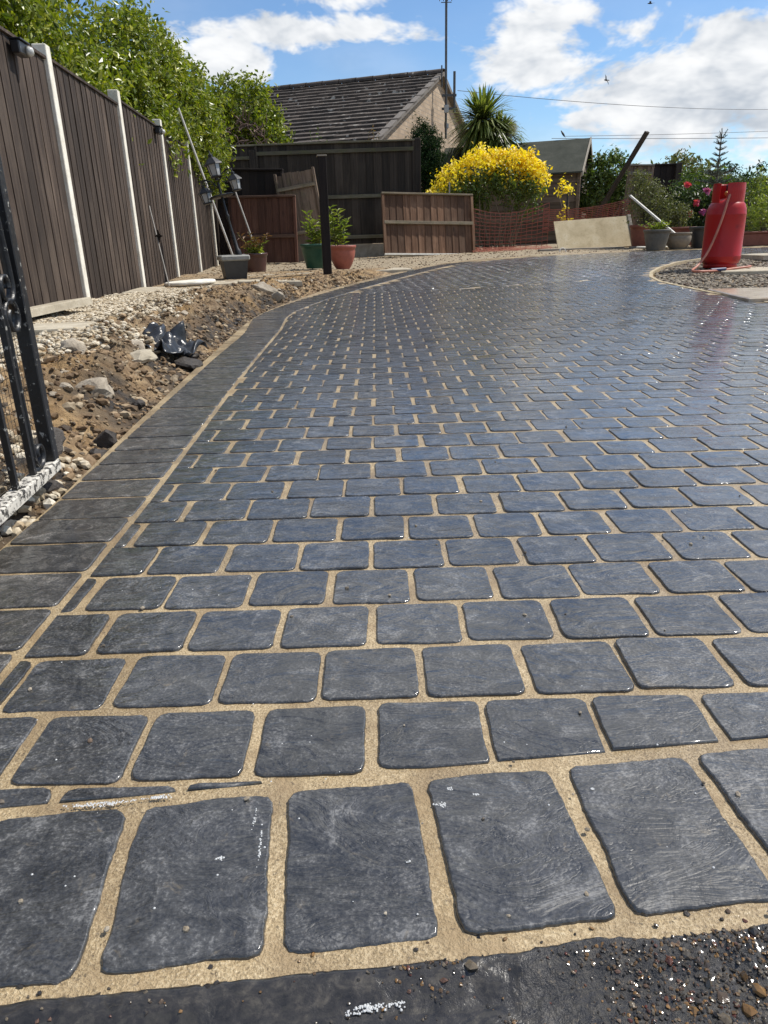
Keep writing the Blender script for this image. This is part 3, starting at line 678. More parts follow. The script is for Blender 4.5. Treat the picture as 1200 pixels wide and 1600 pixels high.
panel('loose_panel','wide black backed panel standing behind the red brown panel',1.02,1.36,8,[.9],(-2.0,12.7,.13),(R(-4),R(2),R(-3)),W_BLACK,W_BLACK,True,True)
panel('loose_panel','rusty brown fence panel leaning back in front of the back fence',1.52,.95,13,[.50],(.90,12.95,.155),(R(-17),R(2.2),R(12)),W_RUST,W_MIDRAIL,True,True,botcap=C_POST)
# black gate post
gp=empty('gate_post',(-.53,8.4,.06),(R(0),R(0),R(8)),'slim black brown post standing alone by the drive edge','post')
MB().box(-.045,.045,-.045,.045,0,1.20,bev=.005).build('shaft',W_BLACK,gp); MB().box(-.052,.052,-.052,.052,1.2,1.213,bev=.003).build('cap',W_GREY,gp)
# ------------------------------------------------------------------ pots
def pot(name,label,loc,rt,rb,h,mat,soil=True,group='plant pots',bulge=0.):
    r=empty(name,loc,(0,0,rnd.random()),label,'plant pot',group)
    prof=[(rb*.98,0),(rb,.01)]
    for i in range(1,7):
        f=i/7; prof.append((rb+(rt-rb)*f+bulge*math.sin(f*math.pi),h*.88*f))
    prof+=[(rt*.985,h*.87),(rt*1.05,h*.88),(rt*1.06,h*.98),(rt*1.04,h),(rt*.96,h),(rt*.93,h*.86)]
    MB().lathe(prof,28).build('body',mat,r)
    if soil: MB().lathe([(0.,h*.87),(rt*.5,h*.885),(rt*.94,h*.86)],18).build('soil',M_GROUND,r)
    return r
def leafy(name,label,loc,stems,mat,seed,leaf=.09,ratio=.28,cat='plant',stemr=.006,group=None,spread=.08,n=22,top=None,topmat=None):
    rn=random.Random(seed); r=empty(name,loc,label=label,cat=cat,group=group); sb=MB(); pts=[];tp=[]
    for (dx,dy,h) in stems:
        b=Vector((rn.uniform(-1,1)*spread,rn.uniform(-1,1)*spread,0)); e=Vector((dx,dy,h)); c=[b.lerp(e,i/5)+Vector((rn.gauss(0,.008),rn.gauss(0,.008),0)) for i in range(6)]
        sb.tube(c,[stemr*(1-.1*i) for i in range(6)],5,False)
        for i in range(n):
            f=.15+.85*i/n; p=b.lerp(e,f); a=i*2.4; d=Vector((math.cos(a),math.sin(a),.55)); (tp if top and f>top else pts).append((p,d))
    def lm(ps):
        vs=[];fs=[]
        for p,d in ps:
            s=leaf*rn.uniform(.7,1.25); t=(d+Vector((rn.gauss(0,.25),rn.gauss(0,.25),rn.gauss(0,.3)))).normalized(); b=t.cross(Vector((0,0,1))).normalized(); n_=b.cross(t); w2=s*ratio*.5; k=len(vs)
            vs+=[tuple(p),tuple(p+t*s*.45+b*w2+n_*.01),tuple(p+t*s-n_*s*.25),tuple(p+t*s*.45-b*w2+n_*.01)]; fs+=[(k,k+1,k+2),(k,k+2,k+3)]
        return MB().add(vs,fs)
    sb.build('stem',material('green_stem',lambda k:pbsdf(k,(.10,.12,.04),.6)),r); lm(pts).build('leaves',mat,r)
    if tp: lm(tp).build('top_leaves',topmat,r)
    return r
P_GREEN=plain('green_plastic',(.015,.085,.05),.45); P_TERRA=plain('terracotta_plastic',(.34,.10,.07),.5); P_PURP=plain('plum_glaze',(.075,.030,.028),.35,coat=.3)
P_GREY=plain('grey_clay',(.13,.12,.10),.7,bs=.3); P_BUFF=plain('buff_clay',(.22,.185,.14),.8,bs=.4); P_DARK=plain('charcoal_plastic',(.035,.035,.035),.5); P_BRICK=plain('brick_red_clay',(.20,.065,.04),.7,bs=.3)
pot('plant_pot','round green plastic pot behind the black post',(-.79,10.2,.10),.185,.125,.30,P_GREEN,group=None)
def stemset(n,r,h0,h1,seed):
    q=random.Random(seed); return [(q.gauss(0,r*.5),q.gauss(0,r*.5),q.uniform(h0,h1)) for _ in range(n)]
leafy('potted_plant','bushy pale leafed stems growing in the green pot',(-.79,10.2,.34),stemset(8,.2,.25,.52,2),F_LIME,31,.10,.3)
pot('plant_pot','terracotta coloured pot in front of the back fence',(-.42,9.8,.09),.165,.085,.285,P_TERRA,group=None,bulge=.02)
leafy('potted_plant','three leafy lily stems growing in the terracotta pot',(-.42,9.8,.33),[(-.13,.02,.50),(-.04,-.03,.46),(.09,.02,.34),(-.17,.0,.36)],F_LIME,32,.10,.3,n=30)
pot('plant_pot','plum brown pot beside the lamp planter',(-1.46,9.4,.09),.15,.115,.235,P_PURP,group=None)
leafy('potted_plant','low plant with dry red tops growing in the plum pot',(-1.46,9.4,.28),stemset(12,.26,.12,.30,4),F_LIME,33,.075,.35,top=.62,topmat=F_BROWN,n=16)
# stick in plum pot
def stick(name,label,a,b,r,mat,cat='stick',n=8,extra=None):
    a=Vector(a);b=Vector(b); o=empty(name,a,label=label,cat=cat); MB().tube([(0,0,0),tuple((b-a)*.5),tuple(b-a)],r,n).build('shaft',mat,o); return o
GREYPL=plain('grey_pole',(.30,.28,.25),.6); WHITEPL=plain('white_pole',(.62,.60,.55),.5)
stick('garden_cane','grey stick standing slanted in the plum pot',(-1.43,9.55,.25),(-1.68,9.75,1.02),.011,GREYPL)
stick('long_pole','long thin pale pole leaning on the fence behind the lamp post',(-1.70,9.55,.12),(-2.13,9.2,1.86),.013,WHITEPL,'pole')
def spike():
    a=Vector((-1.90,7.05,.11)); b=Vector((-2.07,7.35,.80)); o=empty('garden_spike',a,label='thin metal garden spike with a star leaning on the fence',cat='garden ornament'); d=b-a
    MB().tube([(0,0,0),tuple(d)],.006,6).build('rod',GREYPL,o); m=MB(); v=[];c=d*.62
    for i in range(8):
        t=2*math.pi*i/8; r=.055 if i%2==0 else .022; v.append((c.x+r*math.cos(t)*.8+.02,c.y-r*math.cos(t)*.6-.02,c.z+r*math.sin(t)))
    v2=[(x+.008,y-.008,z) for x,y,z in v]; m.add(v+v2,[tuple(range(8)),tuple(range(15,7,-1))]+[(i,(i+1)%8,8+(i+1)%8,8+i) for i in range(8)]); m.build('star',M_IRON,o)
spike()
# ------------------------------------------------------------------ lamp post in its planter
pl=empty('planter_box',(-1.50,8.2,.09),(0,0,R(20)),'square dark planter with a pale rim holding the lamp post','planter')
mb=MB(); v=[]
for z,s in ((0,.105),(.19,.13)): v+=[(-s,-s,z),(s,-s,z),(s,s,z),(-s,s,z)]
mb.add(v,[(3,2,1,0),(4,5,6,7),(0,1,5,4),(1,2,6,5),(2,3,7,6),(3,0,4,7)]).build('body',P_DARK,pl)
MB().box(-.15,.15,-.15,.15,.1905,.245,bev=.012).build('rim',plain('grey_rim',(.27,.27,.25),.6,bs=.2),pl)
lp=empty('lamp_post',(-1.44,8.2,.33),(R(0),R(-11.5),R(0)),'black garden lamp post with three lanterns leaning left','lamp post')
MB().lathe([(.035,0),(.035,.05),(.022,.07),(.02,.2),(.015,.24),(.014,.36),(.02,.38),(.02,.40),(.013,.42),(.013,.72)],12).build('pole',M_IRON,lp)
MB().lathe([(.0,.575),(.11,.575),(.125,.585),(.125,.592),(.11,.60),(.0,.603)],24).build('tray',M_IRON,lp)
LG=material('lantern_glass',lambda k:pbsdf(k,(.32,.33,.33),.2,None,0,.6))
def lantern(parent,x,z,s,hang=False):
    o=MB().lathe([(.045*s,0),(.052*s,.008*s),(.05*s,.016*s)],6,smooth=False).build('lantern',M_IRON,parent,(x,0,z))
    MB().lathe([(.043*s,.016*s),(.058*s,.105*s)],6,smooth=False,caps=False).build('glass',LG,o)
    MB().lathe([(.085*s,.105*s),(.08*s,.115*s),(.035*s,.16*s),(.02*s,.165*s),(.022*s,.185*s),(.008*s,.195*s),(.004*s,.22*s)],6,smooth=False).build('cap',M_IRON,o)
    m=MB()
    for i in range(6):
        t=2*math.pi*i/6; m.tube([(.045*s*math.cos(t),.045*s*math.sin(t),.016*s),(.06*s*math.cos(t),.06*s*math.sin(t),.106*s)],.0035*s,4)
    m.build('bars',M_IRON,o)
lantern(lp,0,.765,1.15); lantern(lp,.17,.60,.95); lantern(lp,-.16,.545,.95)
def scroll(cx,cz,r0,turns,sgn,n=26,start=0.):
    return [(cx+sgn*r0*(1-.78*i/n)*math.cos(start+turns*2*math.pi*i/n),0,cz+r0*(1-.78*i/n)*math.sin(start+turns*2*math.pi*i/n)) for i in range(n+1)]
for s in (1,-1):
    m=MB(); dz=0 if s>0 else -.05
    m.tube([(0,0,.70+dz),(s*.05,0,.78+dz),(s*.12,0,.82+dz),(s*.17,0,.81+dz),(s*.17,0,.80+dz)],.006,6)
    m.tube(scroll(s*.07,.735+dz,.04,1.4,s),.004,5); m.tube(scroll(s*.125,.785+dz,.03,1.3,-s),.004,5)
    m.build('bracket',M_IRON,lp)
MB().lathe([(.026,.74),(.018,.76),(.026,.768)],10).build('collar',M_IRON,lp)
# ------------------------------------------------------------------ iron gate at the left
def gate():
    y1=1.55; x1=-.718; y0=.62; x0=-.640; L=math.hypot(x1-x0,y1-y0)
    r=empty('iron_gate',(x0,y0,.046),(0,0,math.atan2(y1-y0,x1-x0)),'black wrought iron gate with scrolls and a paint spattered bottom rail','gate')
    def mi(k):
        n=k.noise(k.objco(),60.,4,.7); c=k.mix(k.smooth(n,.60,.66),(.010,.010,.011),(.34,.33,.30)); return pbsdf(k,c,.38,k.bump(n,.5,.003))
    MI=material('spattered_iron',mi)
    def mw(k):
        n=k.noise(k.objco(),75.,5,.7); c=k.mix(k.smooth(n,.42,.52),(.03,.028,.025),(.55,.52,.46)); return pbsdf(k,c,.7,k.bump(n,.8,.004))
    MW=material('cement_spattered_rail',mw)
    MB().box(L-.028,L,-.014,.014,.018,1.05,bev=.002).build('stile',MI,r)
    MB().box(0,.036,-.018,.018,.018,1.05,bev=.002).build('stile',MI,r)
    MB().box(0,L,-.016,.016,-.008,.0175,bev=.003).build('bottom_rail',MW,r)
    MB().box(.037,L-.037,-.012,.012,.99,1.015).build('top_rail',MI,r)
    MB().box(.037,L-.037,-.010,.010,.62,.64).build('mid_rail',MI,r)
    xs=[L-.12,L-.215,L-.31,L-.405,L-.50,L-.6,L-.7]
    for i,x in enumerate(xs): MB().box(x-.0055,x+.0055,-.0055,.0055,.018,.62 if i%2==0 else .985).build('bar',MI,r)
    m=MB().box(L-.2165,L-.2135,-.006,.006,.01,.3); 
    def strap(pts,w_=.016,t=.003):
        mb=MB(); vs=[];fs=[]
        for i,p in enumerate(pts):
            a=Vector(pts[max(i-1,0)]);b=Vector(pts[min(i+1,len(pts)-1)]); d=(b-a).normalized(); n=Vector((-d.z,0,d.x)); P=Vector(p)
            for sx,sy in ((1,1),(1,-1),(-1,-1),(-1,1)): vs.append(tuple(P+n*t*sx+Vector((0,w_/2*sy,0))))
        for i in range(len(pts)-1):
            for j in range(4): fs.append((i*4+j,i*4+(j+1)%4,i*4+4+(j+1)%4,i*4+4+j))
        return mb.add(vs,fs,True)
    def S(cx,z0,z1,r0,r1,sgn):
        pts=[]
        for i in range(24): t=i/23; a=-math.pi*.1+t*math.pi*2.1; q=r0*(1-.0*t)*(.35+.65*t); pts.append((cx+sgn*q*math.cos(a+math.pi),0,z0+r0+q*math.sin(a)))
        n=18; a0=pts[-1]
        for i in range(1,n): t=i/n; pts.append((a0[0]+(cx-sgn*r1*.8-a0[0])*sst(t),0,a0[2]+(z1-r1-a0[2])*t))
        for i in range(28): t=i/27; a=math.pi-t*math.pi*2.3; q=r1*(1-.55*t); pts.append((cx-sgn*r1*.8+sgn*r1*.9+sgn*q*math.cos(a),0,z1-r1+q*math.sin(a)))
        return pts
    strap(S(L-.078,.02,.36,.030,.038,1)).build('scroll',MI,r)
    strap(S(L-.078,.345,.60,.036,.030,-1)).build('scroll',MI,r)
    # fine wire netting tied behind the bars
    wm=MB()
    for i in range(54):
        x=.04+i*(L-.08)/53; wm.tube([(x,.014,.02),(x,.014,.62)],.0006,3,False)
    for i in range(38): z=.02+i*.016; wm.tube([(.04,.0145,z),(L-.04,.0145,z)],.0006,3,False)
    wm.build('wire_netting',plain('galvanised_wire',(.16,.14,.11),.5,.4),r)
gate()
# ------------------------------------------------------------------ gas bottle
def bottle():
    r=empty('gas_bottle',(3.38,7.6,.09),(0,0,R(-132)),'tall red gas bottle standing on the gravel island','gas bottle')
    def mr(k):
        n=k.noise(k.objco(),9.,5,.65); n2=k.noise(k.objco(),60.,4,.6); c=k.mix(k.smooth(n,.5,.7),(.36,.006,.006),(.25,.005,.007)); c=k.mix(k.math('MULTIPLY',k.smooth(n2,.62,.74),.6),c,(.14,.03,.025))
        return pbsdf(k,c,k.math('MULTIPLY_ADD',n,.25,.26),k.bump(n,.06,.006),spec=.4)
    M=material('red_enamel',mr); q=.193
    MB().lathe([(q*.75,.035),(q*.93,.05),(q*.99,.085),(q,.11),(q,.112),(q*1.008,.115),(q*1.008,.125),(q,.128),(q,.545),(q*1.006,.552),(q*1.006,.560),(q*.995,.566),(q*.97,.61),(q*.88,.66),(q*.72,.695),(q*.5,.712),(.05,.72),(.0,.722)],48).build('body',M,r)
    MB().lathe([(q*.80,.0),(q*.86,.0),(q*.86,.055),(q*.80,.055),(q*.80,0)],36,caps=False).build('foot_ring',M,r)
    for a0,a1,nm in ((R(13),R(174),'collar'),(R(184),R(347),'collar')):
        mb=MB(); qq=q*.77; n=18; vs=[];fs=[]
        for i in range(n+1):
            t=a0+(a1-a0)*i/n
            for rr,z in ((qq,.675),(qq,.80),(qq*.97,.86),(qq*1.03,.872),(qq*1.03,.862),(qq*1.05,.80),(qq*1.04,.675)): vs.append((rr*math.cos(t),rr*math.sin(t),z))
        K=7
        for i in range(n):
            for j in range(K): jj=(j+1)%K; fs.append((i*K+j,(i+1)*K+j,(i+1)*K+jj,i*K+jj))
        fs+=[tuple(range(K)),tuple(n*K+i for i in range(K-1,-1,-1))]
        mb.add(vs,fs).build(nm,M,r)
    BR=plain('brass',(.42,.30,.12),.35,.8)
    v=MB().lathe([(.022,.72),(.022,.75),(.014,.755),(.014,.79),(.02,.795),(.02,.81),(.01,.815)],12); v.tube([(0,0,.775),(.055,0,.775)],.013,10); v.tube([(.05,0,.775),(.075,0,.765)],.021,10); v.build('valve',BR,r)
    MB().lathe([(.026,.80),(.03,.815),(.03,.85),(.024,.86),(0,.862)],10,smooth=False).build('hand_wheel',plain('black_knob',(.012,.012,.012),.45),r)
    r.scale=(.93,.93,.87); return r
bottle()
HOSE=plain('orange_hose',(.46,.17,.11),.5)
def curve_pts(ctrl,n=60):
    out=[];P=[Vector(c) for c in ctrl]; P=[P[0]]+P+[P[-1]]
    m=len(P)-3
    for i in range(m):
        for j in range(n//m):
            t=j/(n//m); a,b,c,d=P[i:i+4]; out.append(.5*((2*b)+(c-a)*t+(2*a-5*b+4*c-d)*t*t+(3*b-a-3*c+d)*t**3))
    out.append(P[-2]); return out
h0=Vector((3.37,7.53,.855))
hp=[(3.37,7.53,.765),(3.32,7.45,.72),(3.25,7.40,.50),(3.16,7.38,.26),(3.04,7.30,.13),(2.93,7.15,.095),(2.99,7.08,.088),(3.2,7.2,.085),(3.38,7.32,.09),(3.58,7.40,.10),(3.62,7.5,.10)]
ho=empty('gas_hose',(3.0,7.2,.09),label='thin orange hose running down from the gas bottle to the ground',cat='hose')
MB().tube([tuple(p-Vector((3.0,7.2,.09))) for p in curve_pts(hp,90)],.0105,8).build('tube',HOSE,ho)
MB().tube([(.11,-.03,.0),(.27,.02,.005)],[.018,.015],10).build('connector',plain('blue_grip',(.02,.03,.10),.5),ho)
# island: edging, gravel, slabs, debris
def isl():
    mb=MB(); ys=axis([(5.0,9.1,.06)]); a=[(Rx(y)+.002,y,g(Rx(y),y)+.004) for y in ys]; n=len(ys)
    vs=[]
    for i,y in enumerate(ys):
        x=Rx(y); x2=Rx(y+.05); dx,dy=x2-x,.05; L=math.hypot(dx,dy); nx,ny=dy/L,-dx/L; z=g(x,y)+.002+.003*fbm(x,y,0,3,20.)
        vs+=[(x,y,z-.1),(x,y,z),(x+nx*.03,y+ny*.03,z),(x+nx*.035,y+ny*.035,z-.1)]
    fs=[]
    for i in range(n-1):
        for j in range(3): fs.append((i*4+j,i*4+j+1,i*4+5+j,i*4+4+j))
    mb.add(vs,fs); o=mb.build('edging',C_EDGE,driveway)
    rn=random.Random(11); pts=[]
    for i in range(9000):
        y=rn.uniform(5.2,9.0); x=Rx(y)+.06+rn.random()*1.9; pts.append((x,y,g(x,y)+island_h(x,y)+.004,rn.uniform(.008,.022)))
    mb=MB(); pebbles(mb,pts,rn); tag(mb.build('island_gravel',G_GREY),'mixed grey and brown gravel filling the island','gravel',kind='stuff')
isl()
def slab(name,label,loc,size,rot=(0,0,0),mat=C_SLAB,cat='slab',group=None,seed=0):
    rn=random.Random(seed); w_,d_,h_=size; mb=MB(); n=28; pts=[]
    # rectangular outline with chipped edges
    per=[(-w_/2,-d_/2),(w_/2,-d_/2),(w_/2,d_/2),(-w_/2,d_/2)]
    for i in range(4):
        a,b=per[i],per[(i+1)%4]
        for j in range(7): t=j/7; e=.012*mnoise.noise(Vector((i*3.1+t*4,seed,.5))); pts.append((a[0]+(b[0]-a[0])*t+e,a[1]+(b[1]-a[1])*t+e))
    m=len(pts); vs=[(x,y,0) for x,y in pts]+[(x,y,h_-.006) for x,y in pts]+[(x*.985,y*.985,h_) for x,y in pts]
    fs=[tuple(range(m-1,-1,-1)),tuple(range(2*m,3*m))]+[(r*m+i,r*m+(i+1)%m,(r+1)*m+(i+1)%m,(r+1)*m+i) for r in (0,1) for i in range(m)]
    o=mb.add(vs,fs).build(name,mat,None,loc,rot); return tag(o,label,cat,group)
C_WETSLAB=material('wet_slab',lambda k:m_conc(k,(.30,.22,.15),(.44,.36,.27),(.52,.46,.38),7.,.22,.25))
slab('paving_slab','wet pale slab at the right edge of the drive',(3.06,5.42,-.008),(1.1,.86,.035),(0,0,R(-6)),C_WETSLAB,seed=1)
slab('paving_slab','sandy slab under and behind the red gas bottle',(3.80,7.35,.045),(1.15,.62,.035),(0,0,R(-4)),C_SLAB,seed=2)
slab('paving_slab','pale slab with a dark broken edge behind the gas bottle',(4.75,8.55,.115),(1.3,.5,.05),(0,0,R(5)),C_SLAB,seed=3)
# ------------------------------------------------------------------ gravel, soil crumbs and rubble on the left strip
def left_strip():
    rn=random.Random(13); pts=[]
    GB=[(1.0,.50),(1.6,.50),(2.2,.46),(2.45,.42),(2.7,.30),(3.2,.24),(4.0,.27),(5.0,.42),(6.0,.65),(6.8,.9)]
    for i in range(28000):
        y=rn.uniform(1.4,6.9); d=lerp(GB,y)+rn.uniform(-.07,.05)+.09*fbm(y,0,7,3,1.7); x1=Lx(y)-d; x0=fx(y)+.06
        if x0>x1: continue
        x=rn.uniform(x0,x1)
        if fbm(x,y,3.,3,1.6)<-.42+.5*sst((y-5.4)/1.2): continue
        pts.append((x,y,g(x,y)+bank(x,y)+.004,rn.uniform(.0055,.0145)))
    mb=MB(); pebbles(mb,pts,rn); tag(mb.build('cream_gravel',G_CREAM),'cream gravel spread along the foot of the long fence','gravel',kind='stuff')
    pts=[]
    for i in range(9000):
        y=rn.uniform(.9,8.4); d=abs(rn.gauss(0,.33)); x=Lx(y)-.012-d
        if x<fx(y)+.05: continue
        s=rn.uniform(.003,.009) if rn.random()<.9 else rn.uniform(.01,.02); pts.append((x,y,g(x,y)+bank(x,y)+.002,s))
    for i in range(320):
        y=rn.uniform(1.2,7.6); d=abs(rn.gauss(0,.22)); x=Lx(y)-.02-d
        if x>fx(y)+.05: pts.append((x,y,g(x,y)+bank(x,y)+.003,rn.uniform(.008,.024)*(.7 if rn.random()<.7 else 1.2)))
    for i in range(2600):
        x=rn.uniform(-2.4,5.); y=rn.uniform(8.3,13.6)
        if in_drive(x,y) or x>Rx(y) and y<9.3: continue
        pts.append((x,y,ground_z(x,y)+.002,rn.uniform(.005,.016)))
    mb=MB(); pebbles(mb,pts,rn); tag(mb.build('soil_crumbs',G_SOIL),'loose soil crumbs and small stones on the dug bank','soil',kind='stuff')
    pts=[]
    for i in range(260):
        y=rn.uniform(.95,1.75); x=Lx(y)-.015-rn.random()*.17; pts.append((x,y,g(x,y)+bank(x,y)+.006,rn.uniform(.006,.017)))
    mb=MB(); pebbles(mb,pts,rn,.8); tag(mb.build('gate_gravel',G_CREAM),'coarse cream stones lying under the iron gate','gravel',kind='stuff')
left_strip()
def rock(name,label,loc,size,mat,seed,group,cat='rubble'):
    rn=random.Random(seed); V,F=ico(3); vs=[]
    for p in V:
        v=Vector(p); q=1+.30*mnoise.fractal(v*1.3+Vector((seed*3.7,0,0)),1.,2.,3)+.05*mnoise.fractal(v*5+Vector((seed,0,0)),1.,2.,3)
        for k_ in range(4):   # chop by planes for broken faces
            a=Vector((math.sin(seed+k_*2.1),math.cos(seed*1.7+k_*1.3),math.sin(k_*.9+seed*.6))).normalized(); t=(v*q).dot(a)
            if t>.55: q*=.55/t
        vs.append((p[0]*q*size[0],p[1]*q*size[1],p[2]*q*size[2]))
    o=MB().add(vs,F,False).build(name,mat,None,loc,(rn.uniform(-.3,.3),rn.uniform(-.3,.3),rn.random()*6)); return tag(o,label,cat,group)
def onbank(y,d): x=Lx(y)-d; return x,y,g(x,y)+bank(x,y)
RK=[('largest pale broken concrete lump on the soil bank beside the drive',2.33,.20,(.10,.075,.055),C_RUB),
    ('flat dark clod just beyond the iron gate',1.72,.10,(.045,.06,.03),C_CLOD),
    ('upright black lump touching the drive edge',1.93,.035,(.03,.035,.045),C_CLOD),
    ('brown stone slab edge below the black plastic sheet',3.05,.24,(.09,.05,.03),C_RUB),
    ('reddish flat stone under the plastic sheet',2.85,.17,(.07,.08,.025),C_SLAB),
    ('pale lump among crumbs behind the largest concrete lump',2.65,.33,(.05,.05,.04),C_RUB),
    ('dark wet clod under the plastic sheet by the drive',3.15,.06,(.07,.09,.04),C_CLOD),
    ('pale broken stone under the overhanging slab',6.1,.20,(.13,.08,.06),C_RUB),
    ('grey stone beside the bend of the drive',6.0,.08,(.07,.07,.05),C_RUB),
    ('small brown clod left of the largest concrete lump',2.2,.42,(.06,.05,.035),C_RUB)]
for i,(lb,y,d,s,mt) in enumerate(RK):
    x,y,z=onbank(y,d); rock('rubble',lb,(x,y,z+s[2]*.25),s,mt,i+1,'rubble lying on the dug bank')
rr=random.Random(77)
for i in range(46):
    y=rr.uniform(1.5,7.5); d=rr.uniform(.02,.42); x,y,z=onbank(y,d); s=rr.uniform(.012,.034); dk=d<.15
    rock('clod','small dark clod of wet soil along the drive edge' if dk else 'small broken stone half sunk in the soil bank',(x,y,z+s*.1),(s*rr.uniform(.8,1.5),s,s*.75),C_CLOD if dk else C_RUB,100+i,'small dark clods' if dk else 'small stones in the bank','clod' if dk else 'stone')
slab('edging_slab','grey edging slab tilted against the foot of the fence',(-1.78,4.05,.155),(.20,.62,.04),(R(2),R(-6),R(-14)),C_SLAB,seed=4)
slab('edging_slab','thin slab sunk in the gravel nearer the gate',(-1.50,3.35,.125),(.42,.28,.035),(0,0,R(8)),C_SLAB,seed=5)
slab('edging_slab','narrow stone strip at the fence foot by the second post',(-1.90,6.3,.095),(.22,.6,.035),(0,0,R(4)),C_SLAB,seed=6)
slab('paving_slab','square slab overhanging the dug bank beside the black post',(-.98,7.05,.085),(.56,.52,.045),(R(-1.5),R(2),R(9)),C_SLAB,seed=7)
slab('paving_slab','long pale path slab running behind the black post',(-.55,8.95,.075),(1.9,.5,.035),(0,0,R(11)),C_SLAB,seed=8)
slab('paving_slab','pale path slab in front of the lamp planter',(-1.45,7.65,.062),(.85,.55,.035),(0,0,R(7)),C_SLAB,seed=9)
rs=empty('round_slab',(-1.80,7.45,.06),(0,R(-2),0),'round layered stone lid beside the fence foot','stone lid')
MB().lathe([(.0,0),(.21,0),(.22,.02),(.215,.035)],26).build('lower_slab',C_SLAB,rs); MB().lathe([(0,.036),(.235,.036),(.245,.045),(.24,.065),(.22,.07),(0,.072)],26).build('upper_slab',C_POST,rs)
def plastic():
    n=34; vs=[]; V=[]
    for j in range(n+1):
        for i in range(n+1):
            u,v=i/n,j/n; x=(u-.5)*.27; y=(v-.5)*.27
            z=.03+.05*abs(mnoise.noise(Vector((u*4.2+4,v*3.1,1.3))))*1.6+.02*mnoise.noise(Vector((u*9,v*7,2)))+.035*math.exp(-((u-.62+.35*(v-.5))/.06)**2)+.025*math.exp(-((u-.3-.3*(v-.5))/.05)**2)
            x+=.05*mnoise.noise(Vector((u*3,v*3,8.))); y+=.05*mnoise.noise(Vector((u*3,v*3,18.)))
            vs.append((x,y,z))
    W=n+1; x,y,z=onbank(3.25,.17)
    M=material('black_polythene',lambda k:pbsdf(k,(.022,.024,.028),.28,k.bump(k.noise(k.objco(),40.,4,.6),.4,.01),spec=.6))
    o=MB().add(vs,[(j*W+i,j*W+i+1,(j+1)*W+i+1,(j+1)*W+i) for j in range(n) for i in range(n)],True).build('plastic_sheet',M,None,(x,y,z-.01),(0,R(14),R(-20)))
    sm=o.modifiers.new('solid','SOLIDIFY'); sm.thickness=.002; tag(o,'crumpled black plastic sheet on the soil bank','plastic sheet')
plastic()
